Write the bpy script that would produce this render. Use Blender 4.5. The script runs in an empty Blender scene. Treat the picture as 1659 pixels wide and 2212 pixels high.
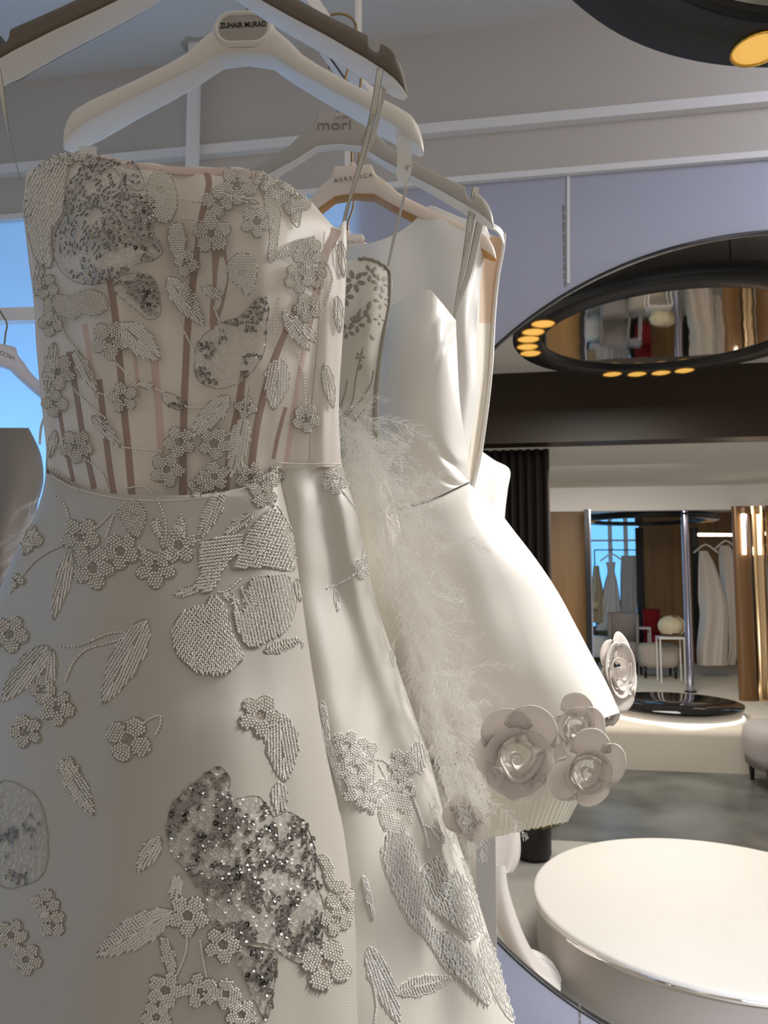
import bpy, math, random
import numpy as np
from mathutils import Vector, Matrix, noise
from mathutils.bvhtree import BVHTree
random.seed(7); rng = np.random.default_rng(7)
sc = bpy.context.scene
COL = sc.collection

# ------------------------------------------------------------------ camera, exposure, world, lights
FPX, IW, IH = 1600.0, 1659, 2212
YH, CAMZ = 1245.0, 1.55
PITCH = math.atan((YH - IH / 2) / FPX)
cam_d = bpy.data.cameras.new('camera'); cam = bpy.data.objects.new('camera', cam_d); COL.objects.link(cam)
cam.location = (0, 0, CAMZ); cam.rotation_euler = (math.pi / 2 + PITCH, 0, 0)
cam_d.sensor_fit = 'VERTICAL'; cam_d.sensor_height = 36; cam_d.lens = FPX / IH * 36; cam_d.clip_start = .02
cam_d.dof.use_dof = True; cam_d.dof.focus_distance = .80; cam_d.dof.aperture_fstop = 14
sc.camera = cam
sc.view_settings.view_transform = 'Standard'; sc.view_settings.look = 'None'
sc.view_settings.gamma = 1; sc.view_settings.use_curve_mapping = False
sc.view_settings.exposure = 0.0
try:
    sc.cycles.use_denoising = True
    sc.cycles.max_bounces = 8; sc.cycles.diffuse_bounces = 4; sc.cycles.transparent_max_bounces = 12
    sc.cycles.sample_clamp_indirect = 4.0; sc.cycles.caustics_reflective = False; sc.cycles.caustics_refractive = False
except Exception:
    pass
w = bpy.data.worlds.new('World'); sc.world = w; w.use_nodes = True
w.node_tree.nodes['Background'].inputs[0].default_value = (1.0, .90, .79, 1)
w.node_tree.nodes['Background'].inputs[1].default_value = .40

ANG = math.radians(9)
U = Vector((math.cos(ANG), -math.sin(ANG), 0)); N = Vector((math.sin(ANG), math.cos(ANG), 0))
WALL = 2.5
def R(u, v, z=0.): return U * u + N * v + Vector((0, 0, z))          # room coordinates: u along the wall, v into it

def area(name, loc, target, size, col, watts, shape='DISK', size_y=None, spread=math.pi):
    l = bpy.data.lights.new(name, 'AREA'); l.shape = shape; l.size = size; l.color = col; l.energy = watts; l.spread = spread
    if size_y: l.size_y = size_y
    o = bpy.data.objects.new(name, l); COL.objects.link(o); o.location = loc
    o.rotation_euler = (Vector(target) - Vector(loc)).to_track_quat('-Z', 'Y').to_euler(); return o
RING_A = Vector((.93, .93, 2.78)); RING_B = Vector((1.456, 3.70, 2.78))
area('ring_downlight', RING_A - Vector((0, 0, .03)), RING_A - Vector((.15, -.35, 3)), .9, (1, .95, .87), 5)
area('ring_downlight', RING_B - Vector((0, 0, .03)), RING_B - Vector((0, 0, 3)), 1.2, (1, .95, .87), 52)
area('track_spot', (1.9, 1.9, 3.2), (.25, 1.05, 1.25), .6, (1, .97, .92), 17, spread=math.radians(60))
area('ceiling_wash', R(.2, .6, 3.3), R(.2, 1.6, 1.0), 2.2, (1, .94, .86), 5)
area('daylight_behind_panels', R(-1.9, 3.45, 1.1), R(-1.5, 2.5, 1.5), 1.2, (.22, .66, 1.0), 190, 'RECTANGLE', 1.8)
area('blue_fill_left', R(-2.3, .9, 1.6), R(-.6, 2.5, 1.7), 1.2, (.30, .62, 1.0), 4, 'RECTANGLE', 2.0)  # added blue fill for the panel gradient, no window stands here
area('panel_wash', R(1.9, 1.5, 3.2), R(1.7, 2.5, 2.2), .8, (.8, .82, 1.0), 19)
area('panel_foot_wash', R(.95, 1.75, .45), R(.75, 2.5, .1), .5, (.86, .87, 1.0), 10)
area('lounge_ceiling_light', R(1.0, 6.2, 2.45), R(1.0, 6.6, 0), 1.2, (1, .93, .84), 62)
area('lounge_ceiling_light', R(.9, 9.2, 2.9), R(.9, 9.5, 0), 1.2, (1, .90, .76), 45)
area('lounge_window_light', R(.1, 10.65, 1.6), R(.2, 8, 1.3), 1.0, (.35, .68, 1.0), 14, 'RECTANGLE', 1.8)

# ------------------------------------------------------------------ pixel helpers (used to read positions off the photograph)
_up = Vector((0, -math.sin(PITCH), math.cos(PITCH))); _fw = Vector((0, math.cos(PITCH), math.sin(PITCH)))
C0 = Vector((0, 0, CAMZ))
def ray(x, y): return Vector(((x - IW / 2) / FPX, 0, 0)) + _up * ((IH / 2 - y) / FPX) + _fw
def at(x, y, Y):
    d = ray(x, y); return C0 + d * (Y / d.y)
def atz(x, y, z):
    d = ray(x, y); return C0 + d * ((z - CAMZ) / d.z)
def atw(x, y, v=WALL):
    d = ray(x, y); return C0 + d * (v / N.dot(d))

# ------------------------------------------------------------------ materials
def mat(name, col, rough=.5, metal=0., **k):
    m = bpy.data.materials.new(name); m.use_nodes = True; b = m.node_tree.nodes['Principled BSDF']
    b.inputs['Base Color'].default_value = (*col, 1); b.inputs['Roughness'].default_value = rough; b.inputs['Metallic'].default_value = metal
    for q, v in k.items(): b.inputs[q.replace('_', ' ')].default_value = v
    return m
def nd(m, t, **k):
    n = m.node_tree.nodes.new(t)
    for q, v in k.items(): setattr(n, q, v)
    return n
def bump(m, scale=(1, 1, 1), nscale=10, strength=.2, dist=.01, tex='ShaderNodeTexNoise', detail=4, colmix=None):
    """procedural relief, and with colmix=(c1, c2) a mottled base colour"""
    L = m.node_tree.links; b = m.node_tree.nodes['Principled BSDF']
    tc = nd(m, 'ShaderNodeTexCoord'); mp = nd(m, 'ShaderNodeMapping'); mp.inputs['Scale'].default_value = scale
    L.new(tc.outputs['Object'], mp.inputs[0]); t = nd(m, tex); L.new(mp.outputs[0], t.inputs['Vector']); t.inputs['Scale'].default_value = nscale
    if 'Detail' in t.inputs: t.inputs['Detail'].default_value = detail
    out = t.outputs[1] if tex == 'ShaderNodeTexWave' else t.outputs[0]
    if strength:
        bp = nd(m, 'ShaderNodeBump'); bp.inputs['Strength'].default_value = strength; bp.inputs['Distance'].default_value = dist
        L.new(out, bp.inputs['Height']); L.new(bp.outputs[0], b.inputs['Normal'])
    if colmix:
        r = nd(m, 'ShaderNodeValToRGB'); r.color_ramp.elements[0].position = .3; r.color_ramp.elements[1].position = .7
        r.color_ramp.elements[0].color = (*colmix[0], 1); r.color_ramp.elements[1].color = (*colmix[1], 1)
        L.new(out, r.inputs[0]); L.new(r.outputs[0], b.inputs['Base Color'])
    return m
def net(m, alpha, fac_trans=0.0):
    """see-through cloth: a share of the light passes straight through the open net"""
    L = m.node_tree.links; b = m.node_tree.nodes['Principled BSDF']; o = m.node_tree.nodes['Material Output']
    t = nd(m, 'ShaderNodeBsdfTransparent'); x = nd(m, 'ShaderNodeMixShader'); x.inputs[0].default_value = alpha
    L.new(t.outputs[0], x.inputs[1]); L.new(b.outputs[0], x.inputs[2]); L.new(x.outputs[0], o.inputs[0]); return m
def translucent(m, col, fac=.5):
    L = m.node_tree.links; b = m.node_tree.nodes['Principled BSDF']; o = m.node_tree.nodes['Material Output']
    src = o.inputs[0].links[0].from_socket if o.inputs[0].links else b.outputs[0]
    t = nd(m, 'ShaderNodeBsdfTranslucent'); t.inputs[0].default_value = (*col, 1); x = nd(m, 'ShaderNodeMixShader'); x.inputs[0].default_value = fac
    L.new(src, x.inputs[1]); L.new(t.outputs[0], x.inputs[2]); L.new(x.outputs[0], o.inputs[0]); return m
def emit(name, col, s):
    m = mat(name, col); b = m.node_tree.nodes['Principled BSDF']
    b.inputs['Emission Color'].default_value = (*col, 1); b.inputs['Emission Strength'].default_value = s; return m

M = {}
M['plaster'] = bump(mat('plaster', (.56, .515, .465), .9), nscale=60, strength=.05)
M['ceiling'] = bump(mat('ceiling_paint', (.72, .70, .67), .9), nscale=40, strength=.05)
M['trim'] = mat('trim_paint', (.82, .80, .78), .5)
M['panel'] = translucent(bump(mat('polycarbonate', (.70, .71, .80), .35), scale=(90, 90, .6), nscale=1.6, strength=.25, dist=.003), (.78, .82, .95), .45)
M['black'] = mat('black_metal', (.006, .007, .009), .35, .2)
M['rim'] = mat('black_rim', (.008, .008, .008), .4)
M['gold'] = bump(mat('gold_leaf', (.95, .55, .10), .30, 1), nscale=60, strength=.3)
M['goldlit'] = emit('lit_gold_cup', (1, .55, .12), .55)
M['polished'] = bump(mat('polished_steel', (.86, .83, .78), .035, 1), scale=(1, 1, 1), nscale=2.2, strength=.10, dist=.02, detail=2)
M['darkwood'] = bump(mat('dark_bulkhead', (.022, .011, .005), .45), scale=(1, 1, 9), nscale=2.5, strength=.08)
M['curtain'] = mat('dark_curtain', (.009, .005, .004), .85)
M['concrete'] = bump(mat('concrete_floor', (.2, .2, .2), .32), nscale=2.2, strength=.04, detail=8, colmix=((.035, .037, .035), (.15, .155, .145)))
M['microcement'] = bump(mat('pale_microcement', (.4, .39, .36), .5), nscale=2, strength=.04, detail=6, colmix=((.30, .295, .27), (.40, .39, .355)))
M['podium_top'] = bump(mat('podium_top_paint', (.8, .78, .73), .6), nscale=1.4, strength=.02, colmix=((.74, .72, .66), (.80, .78, .73)))
M['podium_side'] = bump(mat('ribbed_podium_side', (.50, .46, .41), .5), scale=(1, 1, 0), nscale=90, strength=.15, dist=.002)
M['cream'] = bump(mat('cream_carpet', (.62, .57, .48), .9), nscale=120, strength=.25, dist=.003)
M['walnut'] = bump(mat('walnut_wall', (.26, .14, .045), .5), scale=(1, 1, .08), nscale=9, strength=.05, colmix=((.15, .08, .025), (.23, .13, .042)))
M['brass'] = mat('brass', (.80, .58, .33), .18, 1)
M['brassdark'] = mat('antique_brass', (.30, .21, .10), .35, 1)
M['chrome'] = mat('chrome_pole', (.45, .45, .58), .15, 1)
M['led'] = emit('led_tube', (1, .86, .66), 9)
M['ledsoft'] = emit('led_bar', (1, .80, .62), 3)
M['halo'] = emit('led_halo', (1, .97, .92), 7)
M['blue'] = emit('window_daylight', (.18, .55, 1.0), 1.1)
M['grey_fabric'] = bump(mat('grey_upholstery', (.34, .31, .30), .9), nscale=300, strength=.3, dist=.002)
M['beige_fabric'] = bump(mat('beige_upholstery', (.50, .44, .38), .9), nscale=300, strength=.3, dist=.002)
M['red_fabric'] = mat('red_velvet', (.30, .015, .02), .9)
M['blackwood'] = mat('black_wood', (.01, .009, .008), .4)
M['white_metal'] = mat('white_powder_coat', (.82, .80, .78), .4)
M['rose_cream'] = translucent(mat('cream_rose_petal', (.86, .78, .58), .6), (.9, .8, .6), .3)
M['glass'] = mat('curved_glass', (.9, .92, .9), .02, 0, Transmission_Weight=1.0, IOR=1.45)
M['hanger_white'] = bump(mat('hanger_plastic', (.83, .79, .73), .38, Subsurface_Weight=.0), nscale=500, strength=.08, dist=.0006)
M['hanger_inner'] = mat('hanger_underside', (.88, .85, .80), .5)
M['hanger_cream'] = bump(mat('hanger_cream', (.90, .77, .66), .45), nscale=500, strength=.06, dist=.0006)
M['amber'] = translucent(mat('underside_backlit_tint', (.90, .52, .20), .5), (.95, .55, .2), .4)  # underside coloured orange for the glow of light from behind
M['hanger_shaded'] = bump(mat('hanger_matte_shaded', (.13, .105, .078), .4), nscale=500, strength=.08, dist=.0006)  # grey hanger plastic, darkened because this hanger hangs in shade
M['hanger_grey'] = bump(mat('hanger_grey_matte', (.44, .41, .37), .42), nscale=500, strength=.08, dist=.0006)
M['plate'] = mat('label_plate', (.42, .39, .35), .45)
M['ink'] = mat('black_print', (.01, .01, .01), .5)
M['inkgrey'] = mat('grey_print', (.22, .19, .16), .5)
M['clearplastic'] = net(mat('clear_plastic', (.85, .84, .80), .2), .62)
M['ribbon'] = bump(mat('satin_ribbon', (.62, .60, .55), .30), nscale=300, strength=.1, dist=.001)
M['ribbon_edge'] = mat('ribbon_stitching', (.20, .18, .15), .6)
M['lining'] = translucent(bump(mat('ivory_lining', (.90, .84, .77), .42), nscale=900, strength=.10, dist=.0006), (.9, .78, .68), .08)
M['bone'] = bump(mat('nude_boning_tape', (.33, .185, .13), .6), nscale=1500, strength=.4, dist=.0005)
M['bonelight'] = bump(mat('pale_nude_tape', (.72, .53, .46), .6), nscale=1500, strength=.4, dist=.0005)
M['nude'] = translucent(bump(mat('nude_mesh', (.50, .34, .25), .6), nscale=1500, strength=.4, dist=.0005), (.6, .4, .3), .2)
def weave(m, s=3600., st=.16):
    L = m.node_tree.links; b = m.node_tree.nodes['Principled BSDF']; tc = nd(m, 'ShaderNodeTexCoord')
    h = None
    for ax in ((1, 0, 1), (1, 0, -1)):
        mp = nd(m, 'ShaderNodeMapping'); mp.inputs['Scale'].default_value = (s * ax[0], 0, s * ax[2]); L.new(tc.outputs['Object'], mp.inputs[0])
        dt = nd(m, 'ShaderNodeVectorMath', operation='DOT_PRODUCT'); L.new(mp.outputs[0], dt.inputs[0]); dt.inputs[1].default_value = (1, 0, 1)
        sn = nd(m, 'ShaderNodeMath', operation='SINE'); L.new(dt.outputs['Value'], sn.inputs[0])
        if h is None: h = sn
        else:
            mx = nd(m, 'ShaderNodeMath', operation='MAXIMUM'); L.new(h.outputs[0], mx.inputs[0]); L.new(sn.outputs[0], mx.inputs[1]); h = mx
    bp = nd(m, 'ShaderNodeBump'); bp.inputs['Strength'].default_value = st; bp.inputs['Distance'].default_value = .0004
    L.new(h.outputs[0], bp.inputs['Height']); L.new(bp.outputs[0], b.inputs['Normal']); return m
M['tulle'] = net(weave(mat('sheer_tulle', (.86, .82, .76), .5)), .17)
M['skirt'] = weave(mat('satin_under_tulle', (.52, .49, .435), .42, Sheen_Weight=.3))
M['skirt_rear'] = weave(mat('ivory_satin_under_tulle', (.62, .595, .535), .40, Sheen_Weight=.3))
M['pearl'] = mat('seed_pearl', (.80, .775, .72), .2, 0, Coat_Weight=.5, Specular_IOR_Level=.8)
M['bugle'] = mat('glass_bugle_bead', (.88, .86, .81), .16, .0, Specular_IOR_Level=1.0)
M['pearlw'] = mat('white_seed_pearl', (.96, .95, .92), .18, 0, Coat_Weight=.6)
M['buglew'] = mat('white_bugle_bead', (.97, .97, .96), .22, 0., Specular_IOR_Level=.8)
M['sequin'] = mat('silver_sequin', (.30, .285, .27), .14, 1)
M['sequinclear'] = net(mat('iridescent_sequin', (.80, .78, .74), .12, .2, Coat_Weight=.8), .38)
M['cord'] = mat('grey_silver_cord', (.42, .38, .33), .45, .2)
M['cordw'] = mat('white_cord', (.85, .83, .79), .5)
M['satin'] = bump(mat('ivory_satin', (.90, .87, .82), .34, Sheen_Weight=.25), nscale=700, strength=.08, dist=.0006)
M['satin_shade'] = bump(mat('duchess_satin', (.88, .865, .84), .36), nscale=600, strength=.06, dist=.0006)
M['peach'] = translucent(mat('peach_facing', (.90, .70, .52), .6), (.95, .75, .55), .25)
M['cream_satin'] = mat('cream_facing', (.88, .82, .70), .5)
M['lacenet'] = net(mat('lace_net', (.82, .80, .72), .6), .55)
M['lacemotif'] = mat('grey_lace_thread', (.33, .315, .26), .6)
M['piping'] = bump(mat('olive_grey_piping', (.34, .34, .28), .7), nscale=700, strength=.4, dist=.001)
M['feather'] = translucent(mat('ostrich_feather', (.97, .96, .93), .5), (.95, .93, .9), .2)
M['petal'] = translucent(mat('organza_petal', (.84, .79, .75), .85), (.9, .86, .82), .3)
M['petal_edge'] = mat('petal_edge', (.92, .89, .85), .9)
M['petticoat'] = net(translucent(mat('cream_tulle', (.97, .94, .82), .8), (.98, .95, .84), .5), .86)
M['darksmudge'] = mat('patched_plaster', (.48, .44, .40), .95)
M['olive'] = mat('olive_cloth', (.17, .16, .055), .9)

# ------------------------------------------------------------------ mesh helpers
def tag(o, label=None, cat=None, group=None, kind=None):
    for k, v in (('label', label), ('category', cat), ('group', group), ('kind', kind)):
        if v: o[k] = v
    return o
def empty(name, loc=(0, 0, 0), label=None, cat=None, group=None):
    o = bpy.data.objects.new(name, None); COL.objects.link(o); o.location = loc; o.empty_display_size = .05
    bpy.context.view_layer.update(); return tag(o, label, cat, group)
def mesh(name, V, F, m, parent=None, smooth=True, mats=None, midx=None):
    me = bpy.data.meshes.new(name)
    V = np.asarray(V, dtype=float); off = wloc(parent)
    V = V - np.array(off)
    me.from_pydata(V.tolist(), [], F if isinstance(F, list) else F.tolist())
    for q in (mats or [m]): me.materials.append(q)
    if midx is not None: me.polygons.foreach_set('material_index', np.asarray(midx, dtype=np.int32))
    if smooth: me.polygons.foreach_set('use_smooth', [True] * len(me.polygons))
    me.update(); o = bpy.data.objects.new(name, me); COL.objects.link(o)
    if parent: o.parent = parent
    return o
def wloc(o):
    v = Vector((0, 0, 0))
    while o: v += o.location; o = o.parent
    return v
class MB:
    def __init__(s): s.v = []; s.f = []
    def add(s, V, F):
        k = len(s.v); s.v += [tuple(p) for p in V]; s.f += [tuple(i + k for i in f) for f in F]; return s
    def box(s, c, ax, ay, az):
        """box about c with half-extent vectors"""
        c, ax, ay, az = map(Vector, (c, ax, ay, az))
        V = [c + ax * i + ay * j + az * k for i in (-1, 1) for j in (-1, 1) for k in (-1, 1)]
        return s.add(V, [(0, 1, 3, 2), (4, 6, 7, 5), (0, 4, 5, 1), (2, 3, 7, 6), (0, 2, 6, 4), (1, 5, 7, 3)])
    def rbox(s, u0, u1, v0, v1, z0, z1):
        return s.box(R((u0 + u1) / 2, (v0 + v1) / 2, (z0 + z1) / 2), U * (u1 - u0) / 2, N * (v1 - v0) / 2, Vector((0, 0, (z1 - z0) / 2)))
    def tube(s, pts, r, n=8, cap=True):
        pts = [Vector(p) for p in pts]; rs = r if isinstance(r, (list, tuple)) else [r] * len(pts); V = []; F = []
        up = None
        for i, p in enumerate(pts):
            t = (pts[min(i + 1, len(pts) - 1)] - pts[max(i - 1, 0)]).normalized()
            if up is None: up = t.orthogonal().normalized()
            up = (up - t * up.dot(t)).normalized(); sd = t.cross(up)
            for j in range(n):
                a = 2 * math.pi * j / n; V.append(p + (up * math.cos(a) + sd * math.sin(a)) * rs[i])
        for i in range(len(pts) - 1):
            for j in range(n): F.append((i * n + j, i * n + (j + 1) % n, (i + 1) * n + (j + 1) % n, (i + 1) * n + j))
        if cap: F += [tuple(range(n))[::-1], tuple((len(pts) - 1) * n + j for j in range(n))]
        return s.add(V, F)
    def lathe(s, c, prof, n=64):
        c = Vector(c); V = []; F = []
        for r, z in prof:
            for j in range(n): a = 2 * math.pi * j / n; V.append(c + Vector((r * math.cos(a), r * math.sin(a), z)))
        for i in range(len(prof) - 1):
            for j in range(n): F.append((i * n + j, i * n + (j + 1) % n, (i + 1) * n + (j + 1) % n, (i + 1) * n + j))
        return s.add(V, F)
    def prism(s, poly, d):
        """planar polygon of Vectors pushed by vector d"""
        n = len(poly); V = [Vector(p) for p in poly] + [Vector(p) + Vector(d) for p in poly]
        return s.add(V, [tuple(range(n)), tuple(range(2 * n - 1, n - 1, -1))] + [(i, i + n, (i + 1) % n + n, (i + 1) % n) for i in range(n)])
    def build(s, name, m, parent=None, smooth=False): return mesh(name, s.v, s.f, m, parent, smooth)
def struct(name, mb, m, smooth=False):
    o = mb.build(name, m, None, smooth); o['kind'] = 'structure'; return o
def solid(o, t, off=0.):
    md = o.modifiers.new('thickness', 'SOLIDIFY'); md.thickness = t; md.offset = off; return o
def bevel(o, w, seg=2):
    md = o.modifiers.new('bevel', 'BEVEL'); md.width = w; md.segments = seg; md.limit_method = 'ANGLE'; return o
def catmull(P, n, closed=False):
    """resample control points (K x d) to n points along a Catmull-Rom curve"""
    P = np.asarray(P, float); K = len(P)
    t = np.linspace(0, K if closed else K - 1, n, endpoint=not closed); i = np.minimum(t.astype(int), K - 1 if closed else K - 2); f = (t - i).reshape((-1,) + (1,) * (P.ndim - 1))
    g = (lambda j: P[j % K]) if closed else (lambda j: P[np.clip(j, 0, K - 1)])
    a, b, c, d = g(i - 1), g(i), g(i + 1), g(i + 2)
    return .5 * ((2 * b) + (c - a) * f + (2 * a - 5 * b + 4 * c - d) * f * f + (3 * b - a - 3 * c + d) * f ** 3)
def rows3(rows): return np.array([[tuple(at(*q)) for q in r] for r in rows])
def grid_faces(a, b, closed=False):
    I = np.arange(a * b).reshape(a, b); J = np.roll(I, -1, 1) if closed else I[:, 1:]; I2 = I if closed else I[:, :-1]
    return np.stack([I2[:-1], J[:-1], J[1:], I2[1:]], -1).reshape(-1, 4)
def loft(rows, nu, nv, closed=False, disp=None):
    """rows of (px, py, depth) control points -> smooth grid; disp(s, t) moves points along depth"""
    G = catmull(rows3(rows), nv); G = np.swapaxes(catmull(np.swapaxes(G, 0, 1), nu, closed), 0, 1)
    if disp is not None:
        for i in range(nv):
            for j in range(nu):
                s, t = j / (nu if closed else nu - 1), i / (nv - 1); d = disp(s, t)
                G[i, j, 1] += d
    return G, grid_faces(nv, nu, closed)
def text(name, s, loc, size, m, parent, rot=(math.pi / 2, 0, 0), sx=1., align='CENTER', ext=.0002, bold=0.):
    cu = bpy.data.curves.new(name, 'FONT'); cu.body = s; cu.size = size; cu.align_x = align; cu.align_y = 'CENTER'; cu.extrude = ext; cu.offset = bold
    cu.materials.append(m); o = bpy.data.objects.new(name, cu); COL.objects.link(o); o.rotation_euler = rot; o.scale = (sx, 1, 1)
    o.location = Vector(loc) - wloc(parent); o.parent = parent
    bpy.context.view_layer.update(); me = bpy.data.meshes.new_from_object(o.evaluated_get(bpy.context.evaluated_depsgraph_get())); me.materials.clear(); me.materials.append(m)
    q = bpy.data.objects.new(name, me); COL.objects.link(q); q.rotation_euler = rot; q.scale = (sx, 1, 1); q.location = o.location.copy(); q.parent = parent
    bpy.data.objects.remove(o); q.name = name; return q

# ------------------------------------------------------------------ the room
def wz(x, y): return atw(x, y).z
CEIL = wz(1659, 0); ZT1 = wz(1400, 240); ZT2 = wz(1400, 262); ZB = wz(1400, 368)
U0, U1 = -2.6, 4.2
struct('floor', MB().rbox(U0, U1, -1.6, 4.62, -.1, 0), M['microcement'])
struct('ceiling', MB().rbox(U0, U1, -1.6, WALL + .3, CEIL, CEIL + .1), M['ceiling'])
struct('wall_back', MB().rbox(U0, U1, WALL - .02, WALL + .3, ZT1, CEIL), M['plaster'])
tr = MB().rbox(U0, U1, WALL - .05, WALL + .03, ZT2, ZT1).rbox(U0, U1, WALL - .025, WALL + .03, ZB, ZB + .022)
struct('trim_1', tr, M['trim'])
struct('trim_2', MB().rbox(U0, U1, WALL - .015, WALL + .3, ZB + .022, ZT2), M['plaster'])
# round wall mirror built as a hole in the panels, thin black rim
OC = (.875, 1.352); OR = 1.318
def ow(r, a, v): return R(OC[0] + r * math.cos(a), v, OC[1] + r * math.sin(a))
def holed_wall(u0, u1, z0, z1, v, m, name, n=192):
    V = []; F = []
    corner = [math.atan2(z - OC[1], u - OC[0]) for u, z in ((u1, z1), (u0, z1), (u0, z0), (u1, z0))]
    A = sorted(set([(-math.pi + 2 * math.pi * k / n) for k in range(n)] + corner))
    for a in A:
        c, s_ = math.cos(a), math.sin(a); t = []
        if c > 1e-9: t.append((u1 - OC[0]) / c)
        if c < -1e-9: t.append((u0 - OC[0]) / c)
        if s_ > 1e-9: t.append((z1 - OC[1]) / s_)
        if s_ < -1e-9: t.append((z0 - OC[1]) / s_)
        V += [ow(OR, a, v), ow(min(t), a, v)]
    k = len(A)
    for i in range(k): j = (i + 1) % k; F.append((2 * i, 2 * j, 2 * j + 1, 2 * i + 1))
    o = mesh(name, V, F, m, None, False); o['kind'] = 'structure'; return o
hw = holed_wall(U0, U1, 0, ZB, WALL, M['panel'], 'wall_panelled'); solid(hw, .008, 0)
holed_wall(-.5, U1, 0, CEIL, WALL + .022, M['plaster'], 'wall_inner')
V = []; F = []; n = 192
for (r, v) in ((OR, WALL - .006), (OR, WALL + .024)):
    for k in range(n): V.append(ow(r, 2 * math.pi * k / n, v))
for k in range(n): F.append((k, (k + 1) % n, n + (k + 1) % n, n + k))
o = mesh('trim_3', V, F, M['rim']); o['kind'] = 'structure'; solid(o, .006, -1)
# panel seam, film edge and the printed edge marking
sx = atw(1222, 500)
def wallbar(x0, y0, x1, y1, wd, th, m, mb=None):
    a, b = atw(x0, y0, WALL - th - .004), atw(x1, y1, WALL - th - .004); d = (b - a).normalized(); p = N.cross(d).normalized()
    return (mb or MB()).box((a + b) / 2, (b - a) / 2, p * wd / 2, N * th)
film = MB(); wallbar(1228, 352, 1228, 612, .010, .002, None, film)
struct('trim_4', film, M['trim'])
fe = empty('protective_film', atw(1450, 480, WALL - .008), 'creased clear protective film stuck on the upper right of the pale lavender panels', 'film')
P = [atw(1236, 372, WALL - .0075), atw(1659, 352, WALL - .0075), atw(1659, 560, WALL - .0075), atw(1440, 562, WALL - .0075), atw(1232, 572, WALL - .0075)]
mesh('film_sheet', [P[0], atw(1659, 350, WALL - .0075), atw(1659, 500, WALL - .0075), atw(1440, 533, WALL - .0075), atw(1330, 567, WALL - .0075), atw(1234, 569, WALL - .0075)], [(0, 1, 2, 3, 4, 5)], net(mat('clear_film', (.8, .8, .9), .08), .10), fe, False)
def marking(mb, which):
    o = mb.build('printed_edge_marking', M['inkgrey']); tag(o, 'faint grey printing down the seam of the lavender panels, %s' % which, 'marking', 'edge printing on the wall panels')
mk = MB(); y = 443
for L_ in (14, 14, 22, 20, 24, 9, 15, 14, 12):
    wallbar(1217 + (y - 443) * .018, y, 1217 + (y + L_ - 443) * .018, y + L_, .0058, .0006, None, mk); y += L_ + 4
marking(mk, 'above the circle'); mk = MB(); y = 2166
for L_ in (14, 15, 9, 12): wallbar(1252, y, 1252.5, y + L_, .006, .0006, None, mk); y += L_ + 4
marking(mk, 'below the circle')
struct('wall_left', MB().rbox(U0 - .1, U0, -1.6, 3.7, 0, CEIL), M['plaster'])
# daylight box behind the left panels
struct('wall_lightwell', MB().rbox(U0, -.5, 3.6, 3.7, 0, CEIL).rbox(-.52, -.5, WALL + .022, 3.6, 0, CEIL), M['trim'])

# hanging conduit with a patched ceiling joint
p = atw(422, 72, WALL - .10)
zt = CEIL
pc = empty('ceiling_post', (p.x, p.y, wz(420, 350)), 'pale square post dropping from the ceiling behind the hangers', 'post')
h = .018
MB().box((p.x, p.y, (CEIL + 1.9) / 2), U * h, N * h, (0, 0, (CEIL - 1.9) / 2)).build('post', M['trim'], pc)
V = []
for k in range(22):
    a = 2 * math.pi * k / 22; r = .03 + .03 * rng.random(); V.append(Vector((p.x, p.y, CEIL - .002)) + U * r * math.cos(a) * 1.3 + N * r * math.sin(a) * .8)
MB().prism(V, (0, 0, .0015)).build('patched_joint', M['darksmudge'], pc)

# ------------------------------------------------------------------ ring lamps with gold spot cups and polished centre
def ring_lamp(c, Rr, wdt, label, spots, lit, stem=3.5, group=None):
    e = empty('ring_lamp', c, label, 'ceiling lamp', group); c = Vector(c)
    ri = Rr - wdt
    o = MB().lathe(c, [(ri, .0), (ri + .004, -.004), (Rr - .012, -.004), (Rr - .010, .012), (Rr, .012), (Rr, .055), (Rr - .02, .062), (ri, .062), (ri, .0)], 128).build('ring_body', M['black'], e, True)
    bevel(o, .001, 1)
    MB().lathe(c, [(0.0001, .018), (ri * .5, .018), (ri + .001, .018)], 128).build('mirror_disc', M['polished'], e, True)
    rm = (ri + Rr) / 2
    for a in spots:
        q = c + Vector((rm * math.cos(a), rm * math.sin(a), 0))
        cup = MB().lathe(q, [(.056, -.0055), (.050, -.0050), (.030, -.0046), (.0001, -.0045)], 24).build('spot_cup', M['goldlit'] if lit else M['gold'], e, True)
        MB().lathe(q, [(.058, -.005), (.060, -.010), (.056, -.011), (.054, -.005)], 24).build('cup_rim', M['gold'], cup, True)
    if stem:
        for a in (.5, 2.6, 4.7):
            q = c + Vector((rm * math.cos(a), rm * math.sin(a), .06)); MB().tube([q, (q.x, q.y, stem)], .003, 6).build('suspension_wire', M['black'], e)
    return e
def angs(pts, c): return [math.atan2((q := atz(x, y, c.z)).y - c.y, q.x - c.x) for x, y in pts]
ring_lamp(RING_A, .775, .155, 'near black ring lamp with one gold cup, at the top right corner', angs([(1640, 96)], RING_A) + [angs([(1640, 96)], RING_A)[0] - .15 * k for k in (1, 2, 3)], True, CEIL)
ring_lamp(RING_B, .785, .15, 'black ring lamp with gold cups and polished centre as reflected in the round mirror', angs([(1142, 693), (1122, 713), (1122, 730), (1128, 747), (1140, 761), (1328, 802), (1378, 803), (1428, 802), (1478, 797)], RING_B), True, 3.02)

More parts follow.
